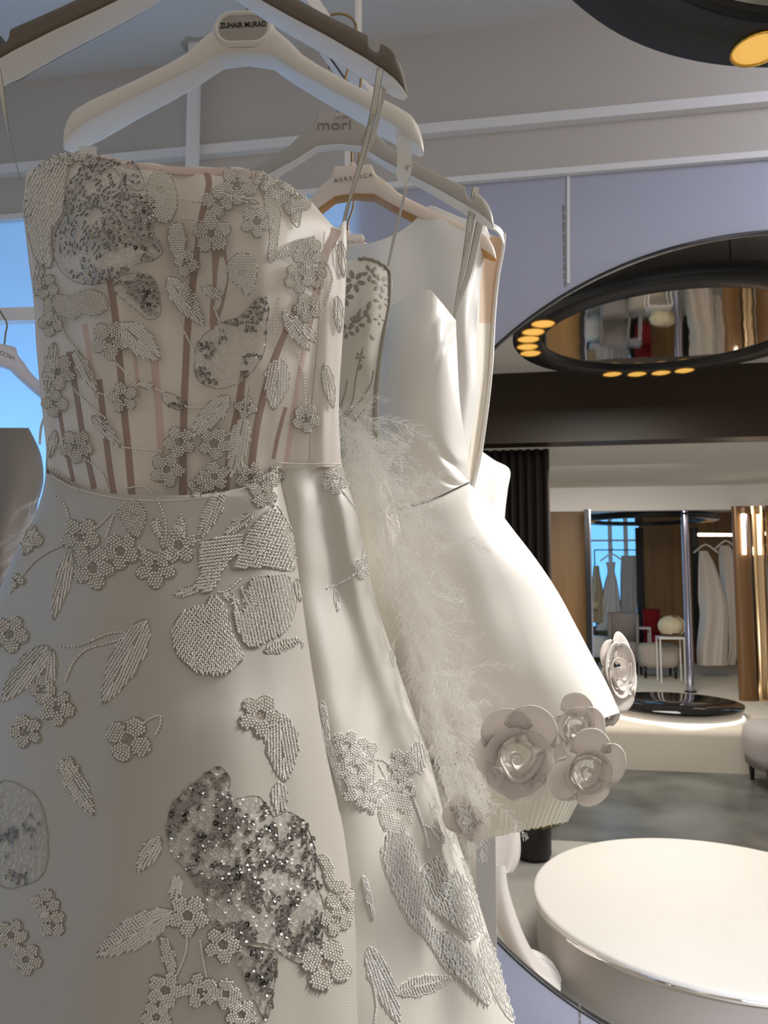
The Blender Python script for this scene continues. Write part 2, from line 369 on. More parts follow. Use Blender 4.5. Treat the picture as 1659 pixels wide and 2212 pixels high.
# ------------------------------------------------------------------ the mirror's reflection, built as a real room behind the wall
IC = 3.02   # ceiling height beyond
def Y2v(Y): return Y * 1.0
struct('ceiling_inner', MB().rbox(-.5, U1, WALL + .3, 5.35, IC, IC + .1), M['ceiling'])
struct('floor_inner', MB().rbox(-.5, 5.2, 4.62, 12.4, -.1, 0), M['concrete'])
struct('wall_inner_left', MB().rbox(-.56, -.52, WALL + .3, 12.3, 0, 3.0), M['plaster'])
struct('beam', MB().rbox(-.5, 5.2, 5.35, 5.55, 2.505, IC + .1), M['darkwood'])
struct('ceiling_lounge', MB().rbox(-.5, 5.2, 5.55, 12.3, 2.50, 2.6), M['ceiling'])
# dark curtain at the left under the beam
def curtain(u0, u1, v, z0, z1, folds, amp):
    nu, nv = 160, 12; G = np.zeros((nv, nu, 3))
    for i in range(nv):
        for j in range(nu):
            s = j / (nu - 1); z = z0 + (z1 - z0) * i / (nv - 1)
            d = amp * math.sin(s * folds * 2 * math.pi + .8 * math.sin(s * 9)) * (1 + .1 * math.sin(i)); G[i, j] = R(u0 + (u1 - u0) * s, v + d, z)
    return G.reshape(-1, 3), grid_faces(nv, nu)
E_ = Vector(at(1188, 1200, 5.6)); uc = U.dot(E_)
Vc, Fc = curtain(uc - .85, uc, 5.62, .02, 2.50, 13, .035)
o = mesh('curtain', Vc, Fc, M['curtain']); tag(o, 'very dark brown floor length curtain hanging beyond the satin gowns', 'curtain'); solid(o, .004)
# white podium
q = [atz(x, y, .215) for x, y in ((1142, 1945), (1430, 1822))]
PC = Vector((1.37, 3.20, 0)); PR = .735
pod = empty('round_podium', PC, 'large round white podium with a grey ribbed side, as reflected in the round mirror', 'podium')
MB().lathe(PC, [(PR - .012, 0), (PR - .012, .175), (PR - .004, .178)], 160).build('ribbed_side', M['podium_side'], pod, True)
MB().lathe(PC, [(PR - .004, .176), (PR, .180), (PR, .196), (PR - .002, .198)], 160).build('edge_band', M['polished'], pod, True)
MB().lathe(PC, [(PR - .001, .198), (PR, .206), (PR - .006, .213), (PR - .014, .215), (.3, .215), (.0001, .215)], 160).build('podium_top', M['podium_top'], pod, True)
# cream platform with round stage and light halo
zp = .35
plat = empty('carpeted_platform', R(1.6, 5.6, 0), 'low cream carpeted platform with a soft rounded front edge', 'platform')
pf = []
for k in range(9):
    a = math.pi / 2 * k / 8; pf.append((4.98 + .75 + .05 - .05 * math.cos(math.pi / 2 - a) * 1 - 0 * k, zp - .05 + .05 * math.sin(a)))
v0 = N.dot(atz(1500, 1668, 0))
prof = [(v0, 0), (v0, zp - .07)] + [(v0 + .07 * (1 - math.cos(a)), zp - .07 + .07 * math.sin(a)) for a in np.linspace(.2, math.pi / 2, 7)] + [(10.9, zp), (10.9, 0)]
pm = MB(); A = [R(uc - .05, v, z) for v, z in prof]; pm.prism(A, U * 4.4); pm.build('platform', M['cream'], plat)
SC = Vector(((atz(1420, 1502, .45)).x, 6.62, 0)); SR = .57
stg = empty('round_stage', SC + Vector((0, 0, zp)), 'glossy dark round stage glowing from beneath, standing on the cream platform', 'stage')
MB().lathe(SC, [(.0001, .452), (SR, .452), (SR, .447), (SR, .428), (.5, .42)], 96).build('glossy_top', mat('dark_gloss', (.03, .03, .032), .04, .6), stg, True)
MB().lathe(SC, [(SR - .02, .43), (SR - .02, zp + .012)], 96).build('drum_side', M['podium_side'], stg, True)
MB().lathe(SC, [(SR - .018, zp + .014), (SR - .008, zp + .008), (SR - .008, zp + .002), (SR - .03, zp + .002)], 96).build('light_strip', M['halo'], stg, True)
# alcove built for the second mirror's reflection: fascia, wood walls, back wall
vF = N.dot(at(1400, 1075, 7.8))
struct('trim_5', MB().rbox(-.5, 5.2, vF, vF + .12, 2.245, 2.5), M['trim'])
struct('ceiling_alcove', MB().rbox(-.5, 5.2, vF + .12, 11.0, 2.44, 2.5), M['ceiling'])
struct('wall_alcove', MB().rbox(-.5, 5.2, 10.9, 11.0, 0, 2.5), M['walnut'])
uL = U.dot(at(1265, 1200, 7.9))
struct('wall_alcove_left', MB().rbox(uc - .02, uL, vF + .02, vF + .10, zp, 2.245), M['walnut'])
struct('wall_behind_curtain', MB().rbox(-.5, uc - .3, 5.75, 5.85, 0, 2.5), M['curtain'])
def vpole(name, x, y0, y1, Y, wd, m, label, cat, r=None, group=None, dp=None):
    a, b = at(x, y0, Y), at(x, y1, Y); e = empty(name, (a.x, a.y, min(a.z, b.z)), label, cat, group)
    MB().box(((a.x, a.y, (a.z + b.z) / 2)), U * wd / 2, N * (dp or wd) / 2, (0, 0, abs(a.z - b.z) / 2)).build('upright', m, e); return e
def zat(y, Y): return at(1400, y, Y).z
def upright(name, x, Y, wd, dp, z0, z1, m, label, cat, part='post'):
    a = at(x, 1245, Y); e = empty(name, (a.x, a.y, z0), label, cat)
    MB().box((a.x, a.y, (z0 + z1) / 2), U * wd / 2, N * dp / 2, (0, 0, (z1 - z0) / 2)).build(part, m, e); return e
e = upright('door_frame_post', 1270, 7.72, .05, .05, zp, 2.245, M['black'], 'thin black upright at the left edge of the mirrored alcove', 'post')
MB().box(e.location + Vector((.03, -.01, .95)), U * .006, N * .02, (0, 0, .945)).build('polished_edge', M['chrome'], e)
a = at(1483, 1245, 7.83); e = empty('chrome_pole', (a.x, a.y, zp), 'slim blue-grey chrome pole standing behind the round stage', 'pole')
MB().tube([(a.x, a.y, zp), (a.x, a.y, 2.244)], .036, 20, False).build('pole', M['chrome'], e, True)
MB().tube([(a.x, a.y, 2.20), (a.x, a.y, 2.225)], .040, 20).build('collar', M['black'], e, True)
MB().tube([(a.x, a.y, zp), (a.x, a.y, zp + .015)], .06, 20).build('foot_plate', M['black'], e, True)
# brass pillars with vertical light tubes
for x, wd, lab in ((1606, .16, 'bronze pillar with a vertical light tube, left of the two'), (1637, .10, 'brighter brass pillar with a vertical light tube, at the right edge')):
    a = at(x, 1245, 7.3); e = empty('brass_pillar', (a.x, a.y, zp), lab, 'pillar')
    mb = MB()
    n = 12; W = []
    for k in range(n + 1):
        t = -1 + 2 * k / n; W.append(Vector((a.x, a.y, zp)) + U * wd / 2 * t - N * .03 * math.sqrt(max(0, 1 - t * t)))
    W += [Vector((a.x, a.y, zp)) + U * wd / 2 + N * .03, Vector((a.x, a.y, zp)) - U * wd / 2 + N * .03]
    mb.prism(W, (0, 0, 1.89)); mb.build('column', bump(mat('bronze_wood', (.17, .09, .035), .3, .25), scale=(1, 1, .05), nscale=8, strength=.1) if wd > .12 else M['brass'], e)
    b0 = Vector((a.x, a.y, 0)) - N * .06 + U * (.0 if wd > .12 else .035)
    t = MB().tube([b0 + Vector((0, 0, zat(1198, 7.3))), b0 + Vector((0, 0, 2.16))], .017, 12).build('light_tube', M['led'], e, True)
    MB().tube([b0 + Vector((0, 0, 2.16)), b0 + Vector((0, 0, 2.18))], .020, 12).build('end_cap', M['brass'], t, True)
    MB().box(b0 + U * .03 + N * .01 + Vector((0, 0, 2.0)), U * .008, N * .01, (0, 0, .16)).build('tube_bracket', M['chrome'], e)
# side mirror/partition at the far right
a, b = at(1650, 1245, 7.1), at(1690, 1245, 6.2)
sp = empty('angled_mirror_panel', (a.x, a.y, 0), 'tall angled mirror panel at the right edge beside the brass pillars', 'mirror')
mb = MB(); mb.box(((a + b) / 2).xy.to_3d() + Vector((0, 0, 1.3)), ((b - a) / 2).xy.to_3d(), U * .01, (0, 0, .95)); mb.build('mirror_glass', M['polished'], sp)
mb = MB(); mb.box(((a + b) / 2).xy.to_3d() + Vector((0, 0, .352)), ((b - a) / 2).xy.to_3d(), U * .03, (0, 0, .012)); mb.build('floor_rail', M['darksmudge'], sp)
# window and panels on the alcove back wall
def onback(x, y, v=10.88): return atw(x, y, v)
def backrect(x0, x1, y0, y1, v, th, m, name, parent=None):
    a, b = atw(x0, y1, v), atw(x1, y0, v); c = (a + b) / 2; hu = abs(U.dot(b - a)) / 2; hz = abs(b.z - a.z) / 2
    return MB().box(c, U * hu, N * th / 2, (0, 0, hz)).build(name, m, parent)
wn = backrect(1268, 1378, 1122, 1352, 10.86, .03, M['blue'], 'window_1'); wn['kind'] = 'structure'
for x in (1318, 1352): backrect(x, x + 3, 1122, 1352, 10.83, .02, M['trim'], 'glazing_bar', wn)
backrect(1268, 1378, 1165, 1170, 10.83, .02, M['trim'], 'glazing_bar', wn)
backrect(1380, 1388, 1140, 1430, 10.84, .05, M['black'], 'trim_6')['kind'] = 'structure'
backrect(1502, 1507, 1140, 1430, 10.5, .05, M['black'], 'trim_7')['kind'] = 'structure'
# far ring lamp
RING_C = Vector((at(1400, 1112, 8.75).x, 8.75, 2.20))
ring_lamp(RING_C, .78, .15, 'distant thin ring lamp under the white fascia of the alcove', [math.pi * .98, math.pi * 1.05, .05, -.05], True, False)
lb = MB(); a, b = at(1508, 1155, 9.2), at(1590, 1156, 9.2); lb.tube([a, b], .022, 10)
e = empty('horizontal_light_bar', (a + b) / 2, 'pinkish horizontal light bar above the two hanging gowns in the alcove', 'light'); mesh('bar', lb.v, lb.f, M['ledsoft'], e)
MB().tube([(a + b) / 2, ((a + b) / 2).xy.to_3d() + Vector((0, 0, 2.44))], .004, 6).build('drop_wire', M['black'], e)
o = MB()
# lounge seats and tables (behind, seen in the alcove)
def blob(c, rx, ry, z0, z1, m, name, parent, n=24, soft=.3, taper=.92):
    V = []; F = []; pr = [(.0, 0), (taper, 0), (taper + (1 - taper) * .5, .25), (1, .6), (.98, .82), (.88, .96), (.55, 1.0), (0.001, 1.0)]
    for r, t in pr:
        for k in range(n):
            a_ = 2 * math.pi * k / n; ca, sa = math.cos(a_), math.sin(a_); q_ = .62
            V.append(Vector(c) + U * rx * r * math.copysign(abs(ca) ** q_, ca) + N * ry * r * math.copysign(abs(sa) ** q_, sa) + Vector((0, 0, z0 + (z1 - z0) * t)))
    for i in range(len(pr) - 1):
        for j in range(n): F.append((i * n + j, i * n + (j + 1) % n, (i + 1) * n + (j + 1) % n, (i + 1) * n + j))
    return mesh(name, V, F, m, parent)
def seat(name, x, y, Y, wpx, label, cat, m, back=True, z=zp, turn=0.):
    c = at(x, y, Y); c.z = 0; w_ = wpx / FPX * Y / 2; e = empty(name, (c.x, c.y, z), label, cat)
    for sx_, sy_ in ((1, 1), (1, -1), (-1, 1), (-1, -1)):
        q = c + U * w_ * .72 * sx_ + N * w_ * .6 * sy_
        MB().tube([q + Vector((0, 0, z)), q + Vector((0, 0, z + .14))], [.012, .022], 8).build('leg', M['blackwood'], e, True)
    blob(c, w_, w_ * .85, z + .13, z + .40, m, 'seat', e)
    if back:
        V = []; F = []; na = 20; bt = .72
        for k in range(na + 1):
            a_ = math.pi * (-.08 + 1.16 * k / na) + turn
            for (r, zz) in ((1.02, .36), (1.06, bt), (.98, bt + .03), (.86, bt), (.84, .36)):
                V.append(c + U * w_ * r * math.cos(a_) + N * w_ * .85 * r * math.sin(a_) + Vector((0, 0, z + zz)))
        for k in range(na):
            for j in range(5): F.append((k * 5 + j, k * 5 + (j + 1) % 5, (k + 1) * 5 + (j + 1) % 5, (k + 1) * 5 + j))
        F += [tuple(range(5)), tuple(na * 5 + j for j in range(5))[::-1]]
        mesh('backrest', V, F, m, e)
    return e
seat('armchair', 1347, 1400, 9.3, 62, 'grey beige armchair in the alcove below the blue window', 'armchair', M['grey_fabric'])
seat('pouf_chair', 1420, 1400, 9.0, 84, 'pale round low seat with dark legs behind the white side table', 'seat', M['beige_fabric'], False)
seat('sofa', 1292, 1385, 10.1, 60, 'small white seat under the blue window at the left', 'seat', M['trim'], False)
seat('armchair', 1408, 1370, 10.3, 34, 'deep red velvet chair at the back of the alcove', 'armchair', M['red_fabric'])
def side_table(x, Y, w_, h_, label):
    c = at(x, 1400, Y); c.z = zp; e = empty('side_table', c, label, 'table')
    MB().box(c + Vector((0, 0, h_)), U * w_, N * w_ * .8, (0, 0, .012)).build('tabletop', M['white_metal'], e)
    for i in (-1, 1):
        for j in (-1, 1): MB().box(c + U * (w_ - .01) * i + N * (w_ * .8 - .01) * j + Vector((0, 0, h_ / 2)), U * .008, N * .008, (0, 0, h_ / 2)).build('leg', M['white_metal'], e)
    return c
tb = side_table(1448, 8.6, .14, .50, 'slim white metal side table carrying a big cream rose')
side_table(1388, 9.9, .10, .52, 'small white table in front of the red chair')
def big_rose(c, r, label, m, cat='flower'):
    e = empty('paper_rose', c, label, cat)
    for k in range(14):
        t = k / 14; a_ = k * 2.4; V = []; F = []; nu = 7; nv = 6; rr = r * (.25 + .75 * t)
        for i in range(nv):
            for j in range(nu):
                ph = -math.pi * .25 + math.pi * .75 * i / (nv - 1) * (.8 + .2 * t); th = a_ + (j - 3) * .25
                V.append(Vector(c) + Vector((rr * math.cos(ph) * math.cos(th), rr * math.cos(ph) * math.sin(th), r * .7 + rr * .8 * math.sin(ph))))
        F = grid_faces(nv, nu).tolist(); mesh('petal', V, F, m, e)
big_rose(tb + Vector((.02, 0, .512)), .17, 'huge cream rose standing on the white side table', M['rose_cream'])
c = at(1278, 1348, 9.9); big_rose(Vector((c.x, c.y, zp + .75)), .10, 'pale yellow rose at the left edge of the alcove', M['rose_cream'])
c2 = Vector((c.x, c.y, zp)); e = empty('flower_stand', c2, 'slim stand under the pale yellow rose', 'stand'); MB().tube([c2, c2 + Vector((0, 0, .76))], .012, 10).build('rod', M['white_metal'], e, True); MB().lathe(c2, [(.09, 0), (.09, .01), (.0001, .012)], 24).build('base', M['white_metal'], e)
# simple gown (far away): closed folded tube
def far_gown(name, rows, Y, m, label, group=None, th=.10, folds=9, amp=.012, cat='gown', straps=True):
    """rows: (y px, left px, right px)"""
    e0 = at((rows[0][1] + rows[0][2]) / 2, rows[0][0], Y); e = empty(name, e0, label, cat, group)
    nu = 72; G = catmull(np.array(rows, float), 26); V = []
    for i, (y, xl, xr) in enumerate(G):
        t = i / 25
        for j in range(nu):
            a_ = 2 * math.pi * j / nu; f = math.cos(a_ * folds + 3 * t + 1.5 * math.sin(a_)) * amp * t * 1.6 + .006 * math.sin(7 * t + 3 * a_)
            x = (xl + xr) / 2 + (xr - xl) / 2 * math.cos(a_) * (1 + f * 1.2); V.append(at(x, y, Y + math.sin(a_) * (th * (.6 + .8 * t)) + f))
    o = mesh('gown_body', V, grid_faces(26, nu, True), m, e)
    return e
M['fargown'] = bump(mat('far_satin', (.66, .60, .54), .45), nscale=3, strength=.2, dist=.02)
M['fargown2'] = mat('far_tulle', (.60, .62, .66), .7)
rk = empty('gown_rack', atw(1330, 1430, 9.9), 'thin dark rack frame in front of the blue window', 'clothes rack')
f1, f2, f3, f4 = at(1284, 1188, 10.2), at(1374, 1188, 10.2), at(1284, 1400, 10.2), at(1374, 1400, 10.2)
MB().tube([f1, f2], .008, 6).build('top_rail', M['black'], rk)
MB().tube([f1, (f1.x, f1.y, zp)], .008, 6).build('upright', M['black'], rk); MB().tube([f2, (f2.x, f2.y, zp)], .008, 6).build('upright', M['black'], rk)
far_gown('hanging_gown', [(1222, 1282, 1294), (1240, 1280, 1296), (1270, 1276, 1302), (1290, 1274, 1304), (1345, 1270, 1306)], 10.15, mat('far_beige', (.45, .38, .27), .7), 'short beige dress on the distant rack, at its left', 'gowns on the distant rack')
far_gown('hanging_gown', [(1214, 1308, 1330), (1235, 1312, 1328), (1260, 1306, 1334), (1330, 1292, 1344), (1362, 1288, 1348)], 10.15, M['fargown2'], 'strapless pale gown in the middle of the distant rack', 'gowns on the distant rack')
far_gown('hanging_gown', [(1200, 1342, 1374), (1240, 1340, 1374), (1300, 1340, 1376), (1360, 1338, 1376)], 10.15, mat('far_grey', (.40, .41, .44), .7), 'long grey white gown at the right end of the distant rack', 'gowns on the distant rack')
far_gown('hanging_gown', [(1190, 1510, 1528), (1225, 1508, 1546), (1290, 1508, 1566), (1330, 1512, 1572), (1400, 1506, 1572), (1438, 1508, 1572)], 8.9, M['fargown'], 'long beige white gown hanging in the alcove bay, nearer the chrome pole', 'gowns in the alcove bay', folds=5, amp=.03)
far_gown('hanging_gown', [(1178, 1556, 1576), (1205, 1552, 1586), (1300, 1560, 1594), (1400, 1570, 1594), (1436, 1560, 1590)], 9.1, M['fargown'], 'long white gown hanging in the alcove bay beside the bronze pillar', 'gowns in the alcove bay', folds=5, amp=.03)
def wire_hanger(x, y, Y, w_, lab, m):
    c = at(x, y, Y); e = empty('clothes_hanger', c, lab, 'hanger', 'hangers in the alcove')
    MB().tube([c + U * -w_ + Vector((0, 0, -.10)), c + U * (-w_ * .3) + Vector((0, 0, -.02)), c, c + U * w_ * .3 + Vector((0, 0, -.02)), c + U * w_ + Vector((0, 0, -.10))], .011, 8).build('shoulder_bar', m, e, True)
    MB().tube([c, c + Vector((0, 0, .04)), c + U * .015 + Vector((0, 0, .06)), c + U * .02 + Vector((0, 0, .085))], .003, 6).build('hook', M['black'], e, True)
for x, y, Y, w_, lab in ((1321, 1196, 10.15, .15, 'pale hanger on the distant rack against the blue window'), (1524, 1176, 8.95, .14, 'pale hanger over the beige gown in the alcove bay'), (1568, 1168, 9.12, .13, 'pale hanger over the white gown beside the bronze pillar')):
    wire_hanger(x, y, Y, w_, lab, M['white_metal'])
a, b = at(1500, 1152, 8.98), at(1600, 1152, 8.98)
# bay rail
a.z = b.z = zat(1160, 8.95); e = empty('bay_rail', (a + b) / 2, 'dark rail carrying the two gowns in the alcove bay', 'rail'); MB().tube([a, b], .008, 8).build('rail', M['black'], e)
for q in (a, b): MB().tube([q, q.xy.to_3d() + Vector((0, 0, 2.44))], .006, 6).build('drop_rod', M['black'], e)
# grey bench at the right
bc = atz(1600, 1716, 0) ; bc = bc + Vector((.70, .12, 0))
bn = empty('upholstered_bench', bc, 'grey upholstered bench on black tapered legs, cut by the right edge', 'bench')
blob(bc, .56, .30, .155, .47, M['grey_fabric'], 'seat', bn, 40, taper=.965)
for i, j in ((-1, -1), (-1, 1), (1, -1), (1, 1)):
    q = bc + U * .46 * i + N * .2 * j; MB().tube([q, q + Vector((0, 0, .17))], [.014, .026], 10).build('leg', M['blackwood'], bn, True)
# reflected gowns, built as real ones behind the mirror's circle
rr = empty('reflected_rail', atw(900, 900, 3.5), 'mirror image of a white rail, built inside the circle for the reflected gowns', 'clothes rail')
a, b = R(-.35, 3.1, 2.3), R(-.2, 3.9, 2.3); mb = MB(); mb.box((a + b) / 2, (b - a) / 2, U * .017, (0, 0, .015)); mb.build('rail', M['trim'], rr)
for q in (a, b): MB().tube([q, (q.x, q.y, IC)], .008, 8).build('drop_rod', M['trim'], rr)
far_gown('reflected_gown', [(975, 940, 1040), (995, 900, 1068), (1015, 880, 1100), (1060, 885, 1096), (1130, 890, 1090), (1300, 880, 1085), (1600, 860, 1085)], 4.0, M['satin_shade'], 'mirror image of a white satin gown whose shoulder shows beside the dark curtain', None, th=.09, folds=7, amp=.01)
far_gown('lace_hem_gown', [(1600, 1000, 1085), (1750, 1005, 1105), (1800, 1010, 1122), (1850, 1015, 1124), (1882, 1030, 1112), (1886, 1035, 1105)], 3.35, bump(mat('lace_hem', (.80, .75, .68), .7), nscale=90, strength=.6, dist=.004), 'short lace edged white gown hem seen under the cream tulle', None, th=.05, folds=5, amp=.012)
far_gown('mermaid_gown', [(1870, 1045, 1092), (1920, 1050, 1098), (1985, 1068, 1118), (2040, 1092, 1142), (2090, 1118, 1175), (2125, 1150, 1200)], 2.86, mat('mermaid_satin', (.80, .75, .67), .5), 'slim ivory gown sweeping down to the floor beside the white podium', None, th=.05, folds=3, amp=.01)
Vt = [[(1138, 2048, 3.0), (1165, 2060, 3.0), (1190, 2075, 3.02), (1212, 2110, 3.0)], [(1148, 2075, 2.9), (1170, 2090, 2.9), (1192, 2105, 2.9), (1210, 2125, 2.9)], [(1158, 2110, 2.74), (1180, 2125, 2.74), (1196, 2136, 2.74), (1210, 2142, 2.74)]]
G, F = loft(Vt, 40, 24, disp=lambda s, t: .012 * math.sin(t * 26 + s * 4))
for g in G.reshape(-1, 3): g[2] = max(g[2], .015)
o = mesh('gown_train', G.reshape(-1, 3), F, M['satin']); tag(o, 'pleated white train fanned on the floor at the foot of the podium', 'gown train'); solid(o, .004)
o = upright('white_panel_post', 1043, 2.0, .05, .04, 0, 1.1, mat('post_grey', (.62, .57, .52), .7), 'plain grey white post behind the feather gown, below the short skirt', 'post')
c = atz(1152, 1852, 0); c.z = 0; e = empty('covered_stool', c, 'black round stool with an olive cloth, under the cream tulle hem', 'stool')
MB().lathe(c, [(.0001, .005), (.09, .005), (.10, .03), (.10, .22), (.09, .25), (.0001, .25)], 32).build('stool_body', M['blackwood'], e, True)
V = []; n = 80
for r, z in ((.0001, .262), (.10, .262), (.115, .25), (.12, .19)):
    for k in range(n): a_ = 2 * math.pi * k / n; q_ = r + (.010 * math.sin(18 * a_) if z < .25 else 0); V.append(c + Vector((q_ * math.cos(a_) * 1.2, q_ * math.sin(a_), z)))
o = mesh('olive_cloth', V, grid_faces(4, n, True), M['olive'], e); solid(o, .003)

# ------------------------------------------------------------------ the clothes rail and the hangers
ra, rb = atz(640, 8, 2.345), atz(800, 235, 2.345)
rd = (rb - ra).normalized(); rside = rd.cross(Vector((0, 0, 1))).normalized()
rail = empty('clothes_rail', (ra + rb) / 2, 'white square clothes rail overhead with a thin black groove', 'clothes rail')
r0 = ra - rd * .85
mb = MB(); mb.box((r0 + rb) / 2 + Vector((0, 0, .015)), (rb - r0) / 2, rside * .017, (0, 0, .015)); bevel(mb.build('rail_bar', M['white_metal'], rail), .0015)
MB().box((r0 + rb) / 2 + rside * -.006 + Vector((0, 0, -.0004)), (rb - r0) / 2, rside * .0012, (0, 0, .0005)).build('groove', M['ink'], rail)
MB().box(rb + rd * .004 + Vector((0, 0, .02)), rd * .004, rside * .019, (0, 0, .022)).build('end_cap', M['white_metal'], rail)
MB().tube([rb - rd * .05 + Vector((0, 0, .03)), (rb.x - rd.x * .05, rb.y - rd.y * .05, CEIL)], .006, 8).build('drop_rod', M['white_metal'], rail)
dp = at(752, 340, 1.30); MB().box((dp.x, dp.y, (dp.z + 2.345) / 2 - .03), (.0058, 0, 0), (0, .006, 0), (0, 0, (2.345 - dp.z) / 2 + .03)).build('end_upright', M['white_metal'], rail)

TOP = np.array([(0, 0), (29, 0), (32, 3), (36, 17), (54, 33), (72, 53), (92, 67), (136, 93), (180, 116), (208, 131), (219, 144), (225, 160), (226.5, 172)], float)
BOT = np.array([(0, 53), (33, 57), (61, 76), (100, 99), (140, 121), (181, 146), (199, 157), (223, 174), (226.5, 175)], float)
def make_hanger(name, c, wd, label, mat_, under, notch=False, group=None, depth=(.024, .040), yaw=0., top=TOP, hookm='brassdark', tipround=1.):
    """contoured hanger: a swept body whose flat front carries the maker's name, c = middle of the neck's top edge"""
    e = empty(name, c, label, 'hanger', group); k = wd / .453
    S = np.unique(np.concatenate([np.linspace(-226, 226, 121), np.linspace(-28, -34, 7), np.linspace(28, 34, 7), [-225, 225, -226.4, 226.4]]))
    if notch: S = np.unique(np.concatenate([S, np.linspace(180, 200, 31), -np.linspace(180, 200, 31)]))
    n = 20; V = []; MI = []
    for x in S:
        a = abs(x); zt = -np.interp(a, top[:, 0], top[:, 1]); zb = -np.interp(a, BOT[:, 0], BOT[:, 1])
        if notch and 184 < a < 197:
            u = (a - 190.5) / 6.5; zt -= 15 * math.sqrt(max(0, 1 - u ** 4)) * 1.0
        D = np.interp(a, [0, 60, 190, 212, 222, 226.5], [depth[0], depth[0] * 1.15, depth[1], depth[1] * .86, depth[1] * .55, depth[1] * .12]) * 1000 / 2
        for j in range(n):
            t = 2 * math.pi * j / n; cy, cz = math.cos(t), math.sin(t); q = .42 if cz < 0 else .55
            yy = math.copysign(abs(cy) ** q, cy) * D; zz = (zt + zb) / 2 + (zt - zb) / 2 * math.copysign(abs(cz) ** (.35 if cz < 0 else .7), cz)
            V.append(Vector(c) + Vector((x * math.cos(yaw) - yy * math.sin(yaw), x * math.sin(yaw) + yy * math.cos(yaw), zz)) * .001 * k if 0 else Vector(c) + Vector(((x * math.cos(yaw) - yy * math.sin(yaw)) * k, (x * math.sin(yaw) + yy * math.cos(yaw)) * k, zz * k)) * .001)
    F = grid_faces(len(S), n, True).tolist(); mid = []
    for f in F:
        j = f[0] % n; t = 2 * math.pi * (j + .5) / n; mid.append(1 if math.sin(t) < -.72 else 0)
    F += [tuple(range(n))[::-1], tuple((len(S) - 1) * n + j for j in range(n))]; mid += [0, 0]
    b = mesh('hanger_body', V, F, None, e, True, [mat_, under], mid)
    hx = Vector(c); zr = 2.345 + .030
    pts = [hx + Vector((0, 0, -.01)), hx + Vector((0, 0, .025)), hx + Vector((.010, 0, .06)), hx + Vector((.020, 0, (zr - hx.z) * .75))]
    top_ = zr + .004; rx = .026
    pts += [Vector((hx.x + .024, hx.y, zr - .015))] + [Vector((hx.x + rx * math.cos(a) - .002, hx.y, zr - .008 + .022 * math.sin(a))) for a in np.linspace(.1, math.pi * 1.02, 10)]
    MB().tube(catmull([tuple(q) for q in pts], 40).tolist(), .0019, 8).build('hook', M[hookm], e, True)
    MB().tube([hx + Vector((0, 0, -.003)), hx + Vector((0, 0, .007))], [.006, .0042], 12).build('hook_collar', mat_, e, True)
    return e
H2c = at(536, 46, .89); H1c = at(430, -134, .752); H3c = at(733, 246, 1.04); H4c = at(762, 362, 1.125); H5c = at(752, 508, 1.30)
hg = 'hangers on the near rail'
h1 = make_hanger('clothes_hanger', H1c, .462, 'nearest hanger, coloured dark for the shade it hangs in, its arms spanning the top of the picture', M['hanger_shaded'], M['hanger_inner'], True, hg, (.030, .044))
h2 = make_hanger('clothes_hanger', H2c, .453, 'white plastic hanger reading ZUHAIR MURAD on an oval plate', M['hanger_white'], M['hanger_inner'], False, hg, (.034, .050))
h3 = make_hanger('clothes_hanger', H3c, .452, 'grey matte hanger with mori printed on its neck', M['hanger_grey'], M['hanger_inner'], True, hg, (.020, .034))
h4 = make_hanger('clothes_hanger', H4c, .432, 'cream hanger, backlit glow coloured into its underside, lettered AERENICA', M['hanger_cream'], M['amber'], False, hg, (.030, .036))
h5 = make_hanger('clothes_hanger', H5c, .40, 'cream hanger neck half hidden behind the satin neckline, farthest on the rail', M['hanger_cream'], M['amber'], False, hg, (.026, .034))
h1.rotation_euler.y = math.radians(1.2); h2.rotation_euler.y = math.radians(.8); h4.rotation_euler.y = math.radians(-3.6)
# oval name plate
pc_ = at(531, 84, .89); pc_.y = H2c.y - .0182; pw, ph = .0315, .0178
def stadium(c, w_, h_, y, n=12, sh=.0):
    P = []
    for cx, a0 in ((w_ - h_, -90), (-(w_ - h_), 90)):
        for k in range(n + 1): a = math.radians(a0 + 180 * k / n); P.append(Vector((c.x + cx + h_ * math.cos(a), y, c.z + h_ * math.sin(a) + sh * (cx + h_ * math.cos(a)))))
    return P
o = MB().prism(stadium(pc_, pw, ph, pc_.y + .0012, sh=.05), (0, -.0022, 0)).build('name_plate', M['plate'], h2)
A, B, C_, D_ = (stadium(pc_, pw + d, ph + d, pc_.y + yy, sh=.05) for d, yy in ((-.001, -.0008), (.0008, -.0030), (.0036, -.0030), (.0062, .0010)))
n = len(A); V = A + B + C_ + D_; F = [(r_ * n + k, r_ * n + (k + 1) % n, (r_ + 1) * n + (k + 1) % n, (r_ + 1) * n + k) for r_ in range(3) for k in range(n)]
mesh('plate_surround', V, F, M['hanger_white'], h2)
text('lettering', 'ZUHAIR MURAD', (pc_.x + .0005, pc_.y - .0014, pc_.z + .0035), .0098, M['ink'], h2, (math.pi / 2, -.06, 0), .80, bold=.00022)
q = at(723, 280, 1.04); text('lettering', 'mori', (q.x, H3c.y - .0112, q.z), .0215, M['inkgrey'], h3, (math.pi / 2, -.02, 0), 1.25)
q = at(732, 262, 1.04); text('script_lettering', 'Le spose di', (q.x + .012, H3c.y - .0112, q.z + .001), .0075, M['inkgrey'], h3, (math.pi / 2, -.1, 0), 1., ext=.0001)
q = at(762, 396, 1.125); text('lettering', 'A E R E N I C A', (q.x, H4c.y - .0163, q.z), .0092, M['inkgrey'], h4, (math.pi / 2, -.10, 0), 1.)
q = at(770, 531, 1.30); text('lettering', 'A E R E N I C A', (q.x - .01, H5c.y - .0145, q.z), .0085, M['inkgrey'], h5, (math.pi / 2, -.08, 0), 1.)
